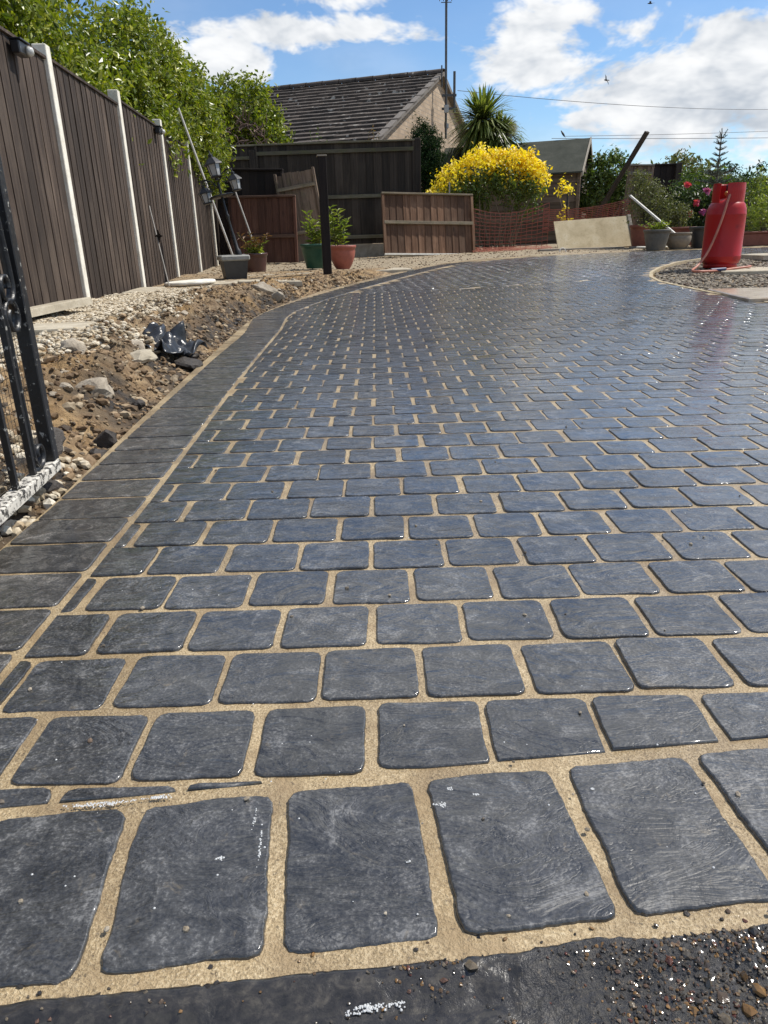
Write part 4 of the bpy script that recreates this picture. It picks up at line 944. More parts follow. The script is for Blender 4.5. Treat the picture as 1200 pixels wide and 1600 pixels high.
# ------------------------------------------------------------------ bungalow behind the back fence
def bungalow():
    rd=Vector((-.9415,.337,0)); q=Vector((.337,.9415,0)); N=Vector((-.06,15.5,0)); Lh=13.; s=5.05; ze,zr=2.07,4.02
    ang=math.atan2(rd.y,rd.x)       # local +x = along ridge (going left/away), local -y = away from us
    root=empty('bungalow',(N.x,N.y,.12),(0,0,ang),'bungalow with a dark tiled roof and pale brick gable behind the back fence','bungalow')
    ze-=.12; zr-=.12; off=.12
    def mbrick(k):
        b=k.node('ShaderNodeTexBrick'); P=k.objco(); sep=k.node('ShaderNodeSeparateXYZ'); k.l.new(P,sep.inputs[0]); cb=k.node('ShaderNodeCombineXYZ'); k.l.new(k.math('ADD',sep.outputs[0],sep.outputs[1]),cb.inputs[0]); k.l.new(sep.outputs[2],cb.inputs[1])
        k.l.new(cb.outputs[0],b.inputs['Vector']); b.inputs['Scale'].default_value=1.; b.inputs['Brick Width'].default_value=.26; b.inputs['Row Height'].default_value=.09; b.inputs['Mortar Size'].default_value=.010
        b.inputs['Color1'].default_value=(.34,.25,.17,1); b.inputs['Color2'].default_value=(.46,.355,.25,1); b.inputs['Mortar'].default_value=(.28,.23,.18,1)
        n=k.noise(P,3.,5,.6); c=k.mix(k.smooth(n,.45,.7),b.outputs[0],(.30,.225,.155)); return pbsdf(k,c,.9,k.bump(b.outputs[1],-.5,.02))
    MBk=material('buff_brick',mbrick)
    def mtile(k):
        V=k.pos(); n=k.noise(V,4.,6,.65); r=k.island(); c=k.ramp(n,[(.3,(.030,.023,.018)),(.55,(.066,.051,.040)),(.8,(.125,.098,.076))]); c=k.mix(1.,c,k.ramp(r,[(0,.7),(1,1.3)]),'MULTIPLY')
        c=k.mix(k.smooth(k.noise(V,5.,4,.6),.61,.68),c,(.36,.34,.30)); return pbsdf(k,c,.85,k.bump(n,.4,.01))
    MT=material('dark_roof_tile',mtile)
    # gable wall
    g_=MB(); g_.add([(0,0,0),(0,-2*s,0),(0,-2*s,ze),(0,-s,zr),(0,0,ze),(.25,0,0),(.25,-2*s,0),(.25,-2*s,ze),(.25,-s,zr),(.25,0,ze)],[(0,1,2,3,4),(9,8,7,6,5),(0,5,6,1),(1,6,7,2),(2,7,8,3),(3,8,9,4),(4,9,5,0)]); g_.build('gable_wall',MBk,root)
    MB().box(.2505,Lh,-.25,0,0,ze-.02).build('front_wall',MBk,root)
    MB().box(.2505,Lh,-2*s,-2*s+.25,0,ze-.02).build('rear_wall',MBk,root)
    pit=math.atan2(zr-ze,s); sl=math.hypot(zr-ze,s)+.35
    rf=MB().add([(-.12,.32,ze-.127+.03),(Lh,.32,ze-.127+.03),(Lh,-s,zr+.0),(-.12,-s,zr+.0),(-.12,-2*s-.32,ze-.097),(Lh,-2*s-.32,ze-.097)],[(0,1,2,3),(3,2,5,4)]).build('roof',MT,root)
    nc=19; rn=random.Random(9)
    for i in range(nc):
        f0=i/nc; f1=(i+1)/nc; mb=MB(); y0=.36-(s+.36)*f0; y1=.36-(s+.36)*f1-.03; z0=ze-.14+(zr-ze+.14)*f0; z1=ze-.14+(zr-ze+.14)*f1
        x=-.14+(.15 if i%2 else 0)
        while x<9.6:
            j=rn.uniform(-.006,.006); a,b=x+.003,x+.30
            mb.add([(a,y0,z0+.075+j),(b,y0,z0+.075+j),(b,y1,z1+.035+j),(a,y1,z1+.035+j),(a,y0,z0+.02),(b,y0,z0+.02)],[(0,1,2,3),(4,5,1,0),(0,3,4),(1,5,2)]); x+=.302
        mb.build('tile_course',MT,rf)
    rt=MB()
    x=-.14
    while x<10: rt.lathe([(.12,0),(.125,.44)],8,c=(0,0,0),a0=0,a1=math.pi,caps=False); x+=100
    rb=MB()
    for i in range(23):
        x=-.14+.45*i; n=8; vs=[]
        for xx,r in ((x,.125),(x+.44,.118)):
            for j in range(n+1): t=math.pi*j/n; vs.append((xx,-s+r*math.cos(t),zr+.02+r*.9*math.sin(t)))
        rb.add(vs,[(j,j+1,n+1+j+1,n+1+j) for j in range(n)],True)
    rb.build('ridge_tiles',MT,rf)
    # verge boards
    vb=MB()
    for sg in (1,-1):
        d=Vector((0,-s*sg,zr-ze)); 
    MV=plain('grey_verge',(.16,.14,.12),.8,bs=.3)
    m=MB(); m.add([(-.135,.36,ze-.16),(-.135,-s,zr-.02),(-.135,-s,zr+.06),(-.135,.36,ze-.08),(-.005,.36,ze-.16),(-.005,-s,zr-.02),(-.005,-s,zr+.06),(-.005,.36,ze-.08)],[(0,1,2,3),(7,6,5,4),(0,4,5,1),(3,2,6,7)]); m.build('verge',MV,root)
    m=MB(); m.add([(-.135,-2*s-.36,ze-.16),(-.135,-s,zr-.02),(-.135,-s,zr+.08),(-.135,-2*s-.36,ze-.06),(-.005,-2*s-.36,ze-.16),(-.005,-s,zr-.02),(-.005,-s,zr+.08),(-.005,-2*s-.36,ze-.06)],[(3,2,1,0),(4,5,6,7),(1,5,4,0),(7,6,2,3)]); m.build('verge',MV,root)
    MB().box(-.02,.0-.001,-s-.9,-s-.55,ze+.9,ze+1.0).build('vent',M_IRON,root)
    # mast brackets are part of the mast
    return root
bungalow()
def mast():
    r=empty('aerial_mast',(1.78,19.85,2.6),(0,R(.2),0),'tall thin aerial mast fixed to the bungalow gable','aerial')
    MS=plain('mast_steel',(.10,.10,.10),.5,.5)
    MB().tube([(0,0,0),(0,0,2.95)],.028,8).build('pole',MS,r)
    MB().tube([(.2,0,.55),(.2,0,1.42)],.03,8).build('short_pole',MS,r)
    MB().tube([(-.1,0,1.1),(-.1,0,1.55)],.016,6).build('short_pole',MS,r)
    [MB().box(-.1,.25,-.02,.05,z,z+.05).build('bracket',MS,r) for z in (.62,.9)]
    m=MB().tube([(-.16,0,2.88),(.16,0,2.88)],.014,6)
    for x in (-.14,-.05,.05,.14): m.tube([(x,-.2,2.88),(x,.2,2.88)],.009,5)
    m.tube([(-.12,0,2.80),(.12,0,2.80)],.009,5); m.build('aerial',MS,r)
    MB().box(-.05,.06,-.07,-.005,.55,.72,bev=.01).build('junction_box',plain('pale_box',(.5,.5,.48),.6),r)
mast()
# ------------------------------------------------------------------ cordyline
def blades(mb,c,n,L,rn,w_=.035,dmin=-.9,dmax=1.,droop=.5):
    for i in range(n):
        z=rn.uniform(dmin,dmax); a=rn.random()*2*math.pi; q=math.sqrt(max(0,1-z*z)); d=Vector((q*math.cos(a),q*math.sin(a),z)); l=L*rn.uniform(.7,1.12); side=d.cross(Vector((0,0,1)))
        side=side.normalized() if side.length>1e-3 else Vector((1,0,0)); vs=[];K=5
        for j in range(K):
            t=j/(K-1); p=Vector(c)+d*l*(.06+.94*t)+Vector((0,0,-droop*l*t**2.4*(.35+.65*q)*rn.uniform(.8,1.2))); ww=w_*(.6+.9*t)*(1-t)**.5 if j<K-1 else .001
            vs+=[tuple(p-side*ww),tuple(p+side*ww)]
        mb.add(vs,[(2*j,2*j+1,2*j+3,2*j+2) for j in range(K-1)])
def cordyline():
    r=empty('cordyline_palm',(2.38,18.0,.12),(0,0,0),'spiky cordyline palm beside the bungalow gable','palm'); rn=random.Random(41)
    MB().tube([(0,0,0),(.03,0,1.2),(0,.02,2.5)],[.17,.14,.12],10).build('trunk',M_BARK,r)
    mb=MB(); blades(mb,(.03,0,2.60),760,.86,rn,.028,-.85,1.,.32); blades(mb,(.40,-.1,2.3),420,.68,rn,.026,-.7,1.,.4); mb.build('crown',F_PALM,r)
    mb=MB(); blades(mb,(.42,-.1,2.2),110,.62,rn,.018,-.95,.1,.45); blades(mb,(-.05,0,2.2),110,.62,rn,.022,-1.,-.55,.2); mb.build('dead_skirt',F_DEAD,r)
    mb=MB()
    for (a,z,l) in ((.3,.55,.62),(2.6,.8,.5)):
        for i in range(9000):
            t=rn.random(); p=Vector((.4+.35*t*math.cos(a),.1+.2*t,2.35+.45*t-.35*t*t))+Vector((rn.gauss(0,.07),rn.gauss(0,.07),rn.gauss(0,.07))); s=.012; k=len(mb.v); mb.add([tuple(p),tuple(p+Vector((s,s*.4,0))),tuple(p+Vector((0,s*.3,s)))],[(0,1,2)])
    mb.build('flower_plume',F_DEAD,r)
cordyline()
shrub('conifer','dark green upright conifer against the bungalow gable','tree',[((.99,15.2,1.75),(.30,.3,.62)),((.95,15.2,1.3),(.36,.34,.7)),((1.14,15.2,1.6),(.22,.25,.6)),((.93,15.2,2.1),(.17,.17,.38))],420,44,.09,.05,F_CON,(.99,15.2,.12),51,None,.05,.2,.3,.6)
# golden shrub
def golden():
    rn=random.Random(61); b=Vector((2.2,14.3,.14)); r=empty('golden_shrub',b,label='rounded shrub with bright yellow tips behind the orange netting',cat='shrub')
    E=[((1.48,14.2,1.15),(.40,.45,.42)),((1.9,14.3,1.36),(.40,.5,.44)),((2.2,14.35,1.5),(.2,.3,.34)),((2.5,14.3,1.34),(.40,.5,.44)),((2.72,14.3,1.5),(.14,.2,.26)),((2.75,14.3,1.2),(.30,.4,.48)),((1.15,14.1,1.0),(.26,.35,.24))]
    up=[];low=[]
    for p,n in clump_points(E,820,18,.085,rn,.82):
        if p.z<.62: continue
        h=p.z-(1.50-.42*abs((p.x-2.1)/1.05)**2.2); (up if h>rn.gauss(-.02,.10) else low).append((p-b,n))
    leaf_mesh(up,.062,rn,.6).build('yellow_tips',F_YELLOW,r); leaf_mesh([q for q in low if rn.random()<.42+.4*sst((q[0].z-.75)/.3)],.062,rn,.5).build('crown',F_GREEN,r)
    tb=MB()
    for i in range(34):
        x=rn.uniform(-.9,.75); top=Vector((x*1.1+rn.gauss(0,.1),rn.uniform(-.35,.3),rn.uniform(.8,1.35))); a=Vector((x*.45,rn.uniform(-.2,.2),0)); mid=a.lerp(top,.5)+Vector((rn.gauss(0,.08),rn.gauss(0,.05),0)); tb.tube([tuple(a),tuple(mid),tuple(top)],[.016,.012,.006],5,False)
    tb.build('trunk',material('pale_stem',lambda k:m_wood(k,(.14,.11,.07),(.24,.20,.13),(.34,.30,.2))),r)
golden()
shrub('golden_sapling','small sprawling shrub with sparse yellow leaves left of the shed','shrub',[((3.36,14.0,1.05),(.18,.2,.35)),((3.35,13.7,.62),(.16,.15,.16))],11,14,.07,.065,F_YELLOW,(3.4,13.9,.15),62,None,.012,.3,.6,.3)
# ------------------------------------------------------------------ orange barrier netting
def net(label,path,z0f,z1f,seed,name='barrier_net'):
    rn=random.Random(seed); P=[Vector(p) for p in path]; mb=MB(); L=sum((b-a).length for a,b in zip(P,P[1:])); n=int(L/.03)
    def at(t):
        q=t*L
        for a,b in zip(P,P[1:]):
            l=(b-a).length
            if q<=l: return a.lerp(b,q/l)
            q-=l
        return P[-1]
    rows=11
    def pt(i,j):
        t=i/n; p=at(t); f=j/rows; z=z0f(t)+(z1f(t)-z0f(t))*f; w_=.05*mnoise.noise(Vector((t*7,f*1.5,seed)))+.03*mnoise.noise(Vector((t*19,f*3,seed)))
        return Vector((p.x+.6*w_*.3,p.y+w_+.05*(1-f),z+.012*mnoise.noise(Vector((t*15,f*4,seed+3)))))
    for j in range(rows+1):
        vs=[]
        for i in range(n+1): p=pt(i,j); vs+=[tuple(p+Vector((0,0,-.0065))),tuple(p+Vector((0,0,.0065)))]
        mb.add(vs,[(2*i,2*i+2,2*i+3,2*i+1) for i in range(n)])
    for i in range(0,n+1,3):
        vs=[]
        for j in range(rows+1): p=pt(i,j); vs+=[tuple(p+Vector((-.004,-.001,0))),tuple(p+Vector((.004,-.001,0)))]
        mb.add(vs,[(2*j,2*j+1,2*j+3,2*j+2) for j in range(rows)])
    M=material('orange_netting',lambda k:pbsdf(k,(.36,.13,.09),.4,None,0,.5,trans=((.42,.14,.09),.35)))
    o=mb.build(name,M); sm=o.modifiers.new('solid','SOLIDIFY'); sm.thickness=.002
    tag(o,label,'netting','orange barrier netting')
net('slack orange barrier netting below the golden shrub',[(1.60,13.35,0),(2.2,13.45,0),(2.95,13.4,0)],lambda t:.16+.02*t,lambda t:.86-.12*math.sin(t*math.pi)+.04*t,1)
net('stretch of orange netting rising to the right behind the leaning board',[(2.9,13.55,0),(3.6,13.5,0),(4.40,13.45,0)],lambda t:.45+.12*t,lambda t:.80+.14*t-.06*math.sin(t*math.pi),2)
def flat_net():
    rn=random.Random(8); mb=MB(); n=50;m=10
    def pt(i,j): u,v=i/n,j/m; return Vector((1.62+1.35*u,12.95+.35*v+.03*math.sin(u*9),.165+.05*v+.025*abs(mnoise.noise(Vector((u*9,v*4,3))))))
    for j in range(m+1):
        vs=[]
        for i in range(n+1): p=pt(i,j); vs+=[tuple(p+Vector((0,-.008,0))),tuple(p+Vector((0,.008,.004)))]
        mb.add(vs,[(2*i,2*i+2,2*i+3,2*i+1) for i in range(n)])
    for i in range(0,n+1,2):
        vs=[]
        for j in range(m+1): p=pt(i,j); vs+=[tuple(p+Vector((-.004,0,.001))),tuple(p+Vector((.004,0,.001)))]
        mb.add(vs,[(2*j,2*j+1,2*j+3,2*j+2) for j in range(m)])
    o=mb.build('barrier_net',MATS['orange_netting']); tag(o,'bottom fold of orange netting lying slack on the ground','netting','orange barrier netting')
flat_net()
stick('net_stake','thin metal stake standing behind the netting by the shed',(3.30,13.6,.15),(3.30,13.62,1.05),.014,M_IRON,'stake')
stick('net_stake','short stake behind the rusty brown panel',(1.28,13.6,.15),(1.28,13.6,1.28),.011,GREYPL,'stake')
# ------------------------------------------------------------------ shed
def shed():
    A=Vector((4.206,16.6,0)); rd=Vector((-.93,.36,0)); ang=math.atan2(rd.y,rd.x); Lh=3.0; s=.98; ze,zr=1.50,2.12
    r=empty('garden_shed',(A.x,A.y,.13),(0,0,ang),'small weathered timber shed with a felt roof behind the netting','shed')
    MB().box(.03,Lh,-.05,-.03,0,ze).box(.03,.05,-2*s+.03,-.051,0,ze).box(.03,Lh,-2*s+.03,-2*s+.05,0,ze).box(Lh-.02,Lh-.001,-2*s+.051,-.051,0,ze).build('frame',W_BLACK,r)
    n=12
    for i in range(n):
        z0=i*ze/n; z1=z0+ze/n+.012
        MB().add([(.0,-.005,z0),(Lh,-.005,z0),(Lh,-.022,z1),(.0,-.022,z1),(.0,-.029,z0),(Lh,-.029,z0),(Lh,-.0291,z1),(.0,-.0291,z1)],[(3,2,1,0),(4,5,6,7),(0,1,5,4),(2,3,7,6)]).build('board',W_SHED,r)
    zt=zr-.02; i=0; h=.125
    while i*h<zt:
        z0=i*h; z1=min(zt,z0+h+.01)
        def half(z): return s if z<=ze else s*(zr-z)/(zr-ze)
        a,b=half(z0),max(.01,half(z1))
        MB().add([(-.012,-s+a,z0),(-.012,-s-a,z0),(.004,-s-b,z1),(.004,-s+b,z1),(.028,-s+a,z0),(.028,-s-a,z0),(.028,-s-b,z1),(.028,-s+b,z1)],[(0,1,2,3),(7,6,5,4),(0,4,5,1),(2,6,7,3)]).build('board',W_SHED,r); i+=1
    MF=material('roofing_felt',lambda k:m_conc(k,(.028,.032,.024),(.05,.054,.042),(.08,.08,.064),3.,.95,.4))
    ov=.14; ex=(zr-ze)/s*ov
    rf=MB().add([(-.10,ov,ze-ex),(Lh+.1,ov,ze-ex),(Lh+.1,-s,zr),(-.10,-s,zr),(-.10,-2*s-ov,ze-ex),(Lh+.1,-2*s-ov,ze-ex)]+[(-.10,ov,ze-ex+.03),(Lh+.1,ov,ze-ex+.03),(Lh+.1,-s,zr+.03),(-.10,-s,zr+.03),(-.10,-2*s-ov,ze-ex+.03),(Lh+.1,-2*s-ov,ze-ex+.03)],[(3,2,1,0),(4,5,2,3),(6,7,8,9),(9,8,11,10),(0,1,7,6),(10,11,5,4)]).build('roof',MF,r)
    MBd=plain('pale_barge',(.34,.30,.24),.8,bs=.3)
    for sg in (1,-1):
        m=MB(); y0=-s+sg*(s+ov); m.add([(-.125,y0,ze-ex-.06),(-.125,-s,zr-.05),(-.125,-s,zr+.05),(-.125,y0,ze-ex+.04),(-.103,y0,ze-ex-.06),(-.103,-s,zr-.05),(-.103,-s,zr+.05),(-.103,y0,ze-ex+.04)],[(0,1,2,3),(7,6,5,4),(0,4,5,1),(3,2,6,7),(0,3,7,4)]); m.build('barge_board',MBd,rf)
    MB().box(-.06,.0,-.06,.01,0,ze-.05).build('corner_post',W_SHED,r)
shed()
# ------------------------------------------------------------------ plywood sheet, planks, odds and ends
C_PLY=material('stained_plywood',lambda k:m_conc(k,(.36,.28,.16),(.56,.46,.29),(.68,.60,.43),3.5,.85,.25))
pb=empty('leaning_board',(3.48,12.35,.17),(R(-30),R(-2.5),R(5)),'stained pale sheet of board leaning on its long edge','board')
MB().box(-.60,.60,-.009,.009,.0,.52,bev=.002).build('sheet',C_PLY,pb)
MB().box(.605,.66,-.02,.10,-.02,.54,bev=.003).build('edge_timber',W_GREY,pb)
tk=empty('timber_plank',(3.30,12.1,.165),(0,0,R(3)),'long timber plank lying on the ground before the leaning board','plank'); MB().box(-.78,.55,-.06,.06,0,.035,bev=.003).build('beam',W_GREY,tk); MB().box(-.7,.5,-.05,.05,-.03,-.001).build('bearer',W_BLACK,tk)
tk=empty('timber_offcut',(4.05,11.95,.17),(0,R(-4),R(15)),'short timber offcut at the right end of the plank','plank'); MB().box(-.16,.2,-.05,.05,0,.04,bev=.004).build('beam',W_GREY,tk)
for (x,y,r_,lb) in ((4.02,11.55,.15,'flat pale round lid lying in front of the potted shrubs'),(4.25,11.5,.11,'smaller pale lid beside the flat round lid')):
    o=empty('round_lid',(x,y,.178),(0,R(3),0),lb,'lid'); MB().lathe([(0,0),(r_,0),(r_*1.03,.008),(r_,.022),(r_*.9,.026),(0,.03)],22).build('disc',C_POST,o)
rb=empty('cable_ring',(2.78,11.6,.17),(R(75),0,R(10)),'small white loop of cable on the ground by the plank','cable'); MB().tube([(.05*math.cos(t*.3),.05*math.sin(t*.3),.004*t*.3) for t in range(22)],.008,6).build('loop',WHITEPL,rb)
a,b=Vector((3.90,14.3,.5)),Vector((4.53,13.5,1.94)); d=b-a
pk=empty('leaning_plank',a,d.to_track_quat('Z','Y').to_euler(),'long dark plank leaning steeply up above the netting','plank'); MB().box(-.05,.05,-.02,.02,-.35,d.length,bev=.003).build('beam',W_DARK,pk)
a,b=Vector((3.77,11.75,.915)),Vector((4.28,11.25,.39)); d=b-a
pk=empty('white_batten',a,d.to_track_quat('Z','Y').to_euler(),'thin white batten slanting down into the pots','batten'); MB().box(-.022,.022,-.012,.012,0,d.length+.1,bev=.002).build('beam',WHITEPL,pk)
# dark timber bin made of old panels
panel('loose_panel','old upright panel with a pale rail beside the leaning plank',.40,1.30,5,[1.18],(4.66,14.25,.18),(R(-2),R(3),R(-12)),W_MID,W_GREY,True,True)
db=panel('loose_panel','black timber screen standing behind the potted shrubs',.66,1.33,6,[],(5.26,14.75,.18),(0,R(0),R(-2)),W_BLACK,W_BLACK,True,True)
MB().box(.24,.34,-.12,-.06,0,1.36,bev=.004).build('post',W_DARK,db)
def fence_run(name,label,a,b,h,nb,mat):
    a=Vector(a);b=Vector(b);d=b-a; return panel(name,label,d.length,h,nb,[.3,h-.15],((a+b)/2),(0,0,math.atan2(d.y,d.x)),mat,mat,True,True)
fence_run('far_fence','dark low fence beyond the plants at the right edge',(6.2,15.6,.2),(9.4,14.9,.2),1.05,22,W_BLACK)
fence_run('far_fence','dark fence behind the shed and the timber screens',(3.2,19.5,.15),(8.6,18.6,.15),1.25,36,W_BLACK)
# ------------------------------------------------------------------ right hand pots and plants
pot('plant_pot','grey pot with a low yellow green plant at the front',(3.95,11.0,.17),.175,.125,.27,P_GREY,group='pots at the right')
leafy('potted_plant','low yellow green plant filling the front grey pot',(3.95,11.0,.41),stemset(16,.26,.06,.16,8),F_LIME,35,.05,.5,n=12)
pot('plant_pot','bulging buff clay pot between the grey and charcoal pots',(4.32,11.15,.17),.165,.11,.22,P_BUFF,group='pots at the right',bulge=.03)
pot('plant_pot','charcoal pot tilting slightly at the right of the pots',(4.68,11.25,.17),.165,.105,.29,P_DARK,group='pots at the right')
pot('plant_pot','dark red pot holding the big bushy plant',(4.10,12.0,.17),.20,.15,.34,P_BRICK,group='pots at the right')
shrub('bushy_plant','big twiggy olive green bush in the dark red pot','plant',[((4.08,12.0,.86),(.28,.26,.32)),((4.28,12.0,.75),(.26,.25,.28)),((3.98,12.0,1.08),(.13,.14,.16))],170,22,.08,.042,F_OLIVE,(4.1,12.0,.45),71,None,.012,.4,.35,.4)
pot('trough','long brown trough behind the front pots',(4.62,11.95,.2),.24,.21,.26,P_BRICK,group=None)
shrub('small_shrub','sparse straw coloured plant in the brown trough','plant',[((4.62,11.95,.62),(.2,.15,.16))],50,14,.06,.05,F_OLIVE,(4.62,11.95,.42),72,None,.008,.3,.4,.3)
def raised(label,x0,x1,y,seed):
    o=empty('raised_planter',((x0+x1)/2,y,.17),(0,0,R(-3)),label,'planter'); w_=(x1-x0)/2
    MB().box(-w_,w_,-.16,.16,0,.17,bev=.01).build('body',P_BRICK,o); MB().box(-w_-.015,w_+.015,-.175,.175,.1705,.20,bev=.006).build('rim',P_BRICK,o)
raised('terracotta trough left of the gas bottle at the back',4.72,5.15,11.55,1) 
raised('terracotta trough with weeds to the right of the gas bottle',5.38,6.15,11.55,2)
shrub('trough_weeds','fresh green weeds growing in the right terracotta trough','plant',[((5.62,11.55,.62),(.22,.16,.30)),((5.9,11.55,.5),(.2,.14,.16))],90,16,.06,.05,F_LIME,(5.7,11.55,.35),73,None,.008,.3,.35,.3)
def roses():
    specs=[((5.05,12.9,.75),(.36,.3,.45),[(-.13,.33),(.05,.05),(-.02,-.10)]),((5.45,12.9,.72),(.36,.3,.42),[(-.20,.27),(-.23,-.05)])]
    for i,(C,Rr,fl) in enumerate(specs):
        r=shrub('rose_bush',['pink flowered rose bush left of the gas bottle','mauve flowered rose bush just behind the gas bottle'][i],'shrub',[(C,Rr),((C[0]+.1,C[1],C[2]-.25),(Rr[0],Rr[1],.3))],190,20,.08,.055,F_ROSE,(C[0],C[1],.18),80+i,'rose bushes',.012,.25,.5,.35)
        rn=random.Random(90+i)
        for dx,dz in fl:
            pts=[]
            for q in range(46):
                d=Vector((rn.gauss(0,1),rn.gauss(0,1),rn.gauss(0,1))).normalized(); pts.append((Vector((dx,-Rr[1]-.02,C[2]-.18+dz))+d*.022,d))
            leaf_mesh(pts,.045,rn,.9).build('flower',F_PINK if i==0 else F_MAUVE,r)
roses()
def spruce():
    rn=random.Random(44); r=empty('spruce_tree',(5.62,13.1,.18),(0,R(-1),0),'young blue spruce with a bare leader behind the gas bottle','tree')
    H=1.70; tb=MB().tube([(0,0,0),(0,0,H*.6),(.005,0,H)],[.03,.016,.006],7); nv=MB()
    def twig(a,d,l,dens=150):
        a=Vector(a); d=Vector(d).normalized(); tb.tube([tuple(a),tuple(a+d*l*.5+Vector((0,0,-.01))),tuple(a+d*l)],[.006,.005,.002],4,False)
        for i in range(int(dens*l/.3)):
            t=rn.random(); p=a+d*l*t; q=(Vector((rn.gauss(0,1),rn.gauss(0,1),rn.gauss(.25,1))).normalized()+d*.7).normalized(); s=rn.uniform(.018,.032); sd=q.cross(Vector((rn.gauss(0,1),rn.gauss(0,1),rn.gauss(0,1)))).normalized()*.0028
            nv.add([tuple(p-sd),tuple(p+sd),tuple(p+q*s)],[(0,1,2)])
    z=.25; 
    while z<H-.05:
        f=1-z/H; L=.08+.46*f**.75; n=7 if z<1.2 else 6
        if z>1.15: L=.07+.13*f*2
        for i in range(n):
            a=2*math.pi*(i+rn.random()*.5)/n+z*5; up=.15+.35*(z/H); d=Vector((math.cos(a),math.sin(a),up)); l=L*rn.uniform(.8,1.15); twig((0,0,z),d,l)
            if l>.2:
                for sgn in (-1,1):
                    for tt in (.35,.6,.8): b=Vector((0,0,z))+d.normalized()*l*tt; dd=d.normalized()+sgn*Vector((-math.sin(a),math.cos(a),0))*.9; twig(b,dd,l*.45*(1.1-tt),130)
        z+=.13 if z<1.15 else .085
    twig((0,0,H-.25),(0,0,1),.28); twig((0,0,H-.13),(.55,-.1,.9),.17); twig((0,0,H-.2),(-.5,.2,.75),.10); twig((0,0,H-.1),(-.3,.0,.9),.10)
    tb.build('trunk',M_BARK,r); nv.build('crown',F_SPRUCE,r)
spruce()
shrub('garden_tree','leafy green tree between the shed and the leaning plank','tree',[((5.05,17.2,1.55),(.42,.4,.45)),((4.75,17.2,1.15),(.35,.35,.5)),((5.5,17.2,1.25),(.35,.35,.4))],220,22,.11,.085,F_GREEN,(5.0,17.2,.15),53,None,.03,.3)
shrub('garden_tree','loose olive green tree behind the black timber screen','tree',[((6.75,17.6,1.45),(.55,.5,.45)),((6.35,17.6,1.1),(.5,.4,.5)),((7.1,17.6,1.1),(.6,.5,.6))],300,20,.12,.085,F_OLIVE,(6.7,17.6,.15),54,None,.03,.3)
shrub('garden_tree','broad green shrub spreading behind the spruce','tree',[((6.0,15.2,.95),(.5,.4,.45)),((6.6,15.2,.85),(.55,.4,.4))],260,22,.10,.075,F_GREEN,(6.2,15.2,.18),55,None,.03,.25)
shrub('hedge_plant','dark leafy shrub at the right edge behind the gas bottle','shrub',[((6.15,13.2,.75),(.40,.35,.5)),((6.75,13.1,.7),(.45,.35,.5)),((5.85,13.4,.6),(.3,.3,.4))],300,20,.09,.05,F_ROSE,(6.3,13.2,.18),56,None,.02,.25)
shrub('hedge_plant','pale green leafy shrub at the far right edge of the garden','shrub',[((6.1,12.5,.75),(.25,.2,.45))],70,18,.08,.05,F_LIME,(6.15,12.5,.18),57,None,.015,.25,.5,.3)
shrub('far_conifer','small dark rounded conifer far off at the right','tree',[((13.3,30,1.7),(.8,.7,.85)),((13.2,30,1.1),(1.0,.8,.8))],160,26,.2,.13,F_CON,(13.3,30,.1),58,None,.06,.2,.4,.5)
shrub('far_conifer','thin dark pointed conifer far off at the right edge','tree',[((14.4,30,1.9),(.16,.16,.75)),((14.4,30,1.1),(.3,.3,.6))],50,26,.12,.12,F_CON,(14.4,30,.1),59,None,.06,.2,.4,.5)
for i,(x,y,z,rx,rz) in enumerate([(9.2,24,1.1,1.6,.9),(16,34,1.2,2.4,1.2),(12.2,26,.9,1.5,.7)]):
    shrub('distant_tree',['low green tree mass beyond the spruce','far green tree at the right skyline','low hedge tree beyond the right fence'][i],'tree',[((x,y,z),(rx,rx*.8,rz)),((x+rx*.6,y+.3,z*.8),(rx*.6,rx*.6,rz*.8))],150,20,.26,.15,[F_GREEN,F_OLIVE,F_ROSE][i%3],(x,y,.1),140+i,'distant trees',.06,.2)
# dry red stems in front of the roof, poking above the back fence
leafy('dry_weed','thin dry reddish stems poking above the back fence',(.02,14.6,1.2),[(-.08,0,1.0),(.0,0,1.12),(.09,0,.98),(.04,.1,.9),(-.14,0,.85)],F_BROWN,36,.05,.45,spread=.05,n=30)
leafy('back_weed','small green sprigs above the back fence in front of the roof',(-1.0,14.6,1.3),[(-.1,0,.95),(.05,0,1.0),(.2,0,.8)],F_GREEN,37,.06,.45,n=16)
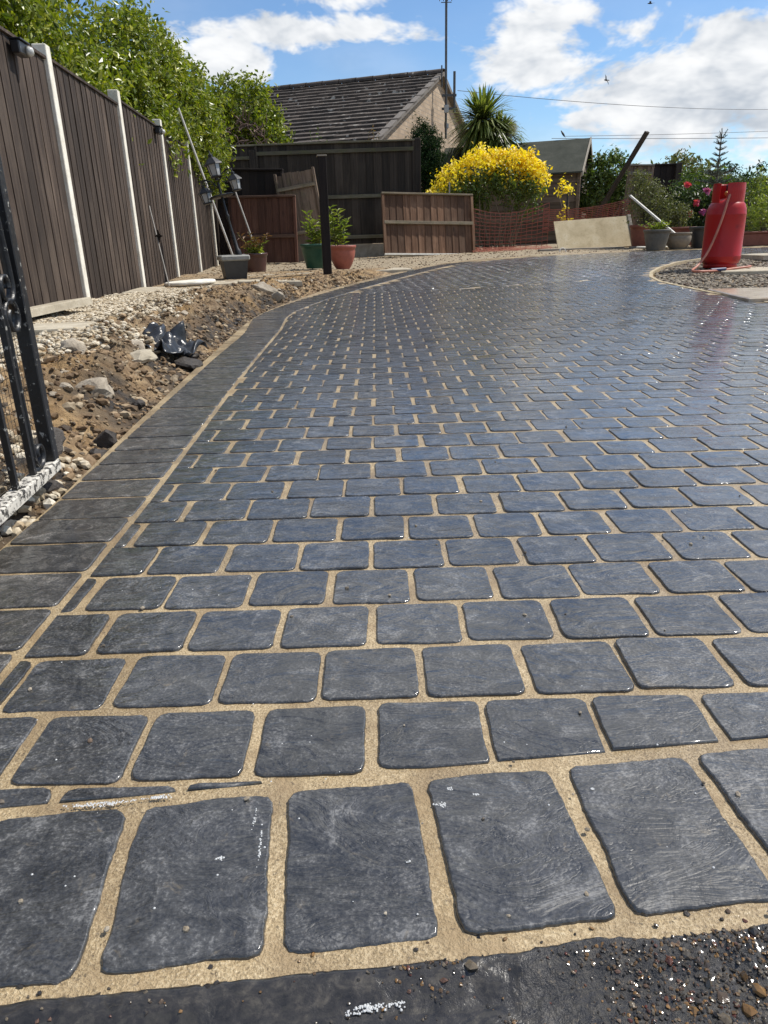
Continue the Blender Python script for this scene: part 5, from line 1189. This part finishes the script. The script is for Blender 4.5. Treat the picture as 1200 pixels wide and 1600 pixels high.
# ------------------------------------------------------------------ overhead wires and birds
MWi=plain('wire_black',(.03,.03,.032),.6)
def wire(label,a,b,sag,r=.012):
    a=Vector(a);b=Vector(b); o=empty('overhead_wire',a,label=label,cat='wire',group='overhead wires'); pts=[tuple((b-a)*(i/24)+Vector((0,0,-sag*4*(i/24)*(1-i/24)))) for i in range(25)]; MB().tube(pts,r,5).build('cable',MWi,o)
wire('topmost thin wire crossing the big cloud',(2.18,21,3.80),(15.36,32,4.55),.12,.007)
wire('middle thin overhead wire passing above the shed',(6.4,27.2,3.34),(20,34.5,4.1),.05,.007)
wire('lowest overhead wire passing just above the shed ridge',(6.2,28.3,3.40),(20,34,3.70),.03,.009)
def bird(label,loc,s,rot,fl=True):
    o=empty('bird',loc,rot,label,'bird','birds'); M=plain('black_feather',(.015,.015,.017),.6)
    MB().lathe([(0,-.5*s),(.09*s,-.35*s),(.14*s,-.05*s),(.12*s,.2*s),(.08*s,.33*s),(.085*s,.42*s),(.03*s,.52*s),(0,.58*s)],10).build('body',M,o,(0,0,0),(R(-90),0,0))
    if fl:
        for sg in (1,-1): MB().add([(.05*s*sg,.2*s,.05*s),(.5*s*sg,.25*s,.28*s),(1.05*s*sg,-.1*s,.12*s),(.5*s*sg,-.1*s,.22*s),(.05*s*sg,-.15*s,.04*s),(.5*s*sg,.05*s,.2*s)],[(0,1,5),(1,2,5),(5,2,3),(0,5,3,4)]).build('wing',M,o)
    MB().add([(-.05*s,-.45*s,0),(.05*s,-.45*s,0),(.12*s,-.85*s,.02*s),(-.12*s,-.85*s,.02*s),(0,-.45*s,.03*s),(0,-.8*s,.04*s)],[(0,1,4),(0,4,5,3),(1,2,5,4),(3,5,2),(0,3,2,1)]).build('tail',M,o)
bird('small black bird flying across the big cloud',(7.02,25,4.58),.17,(R(20),R(50),R(40)))
bird('bird flying at the very top of the sky',(8.15,25,6.49),.14,(0,0,R(80)))
bird('dark bird perched on the shed ridge',(4.13,17.75,2.40),.16,(R(55),0,R(60)),False)
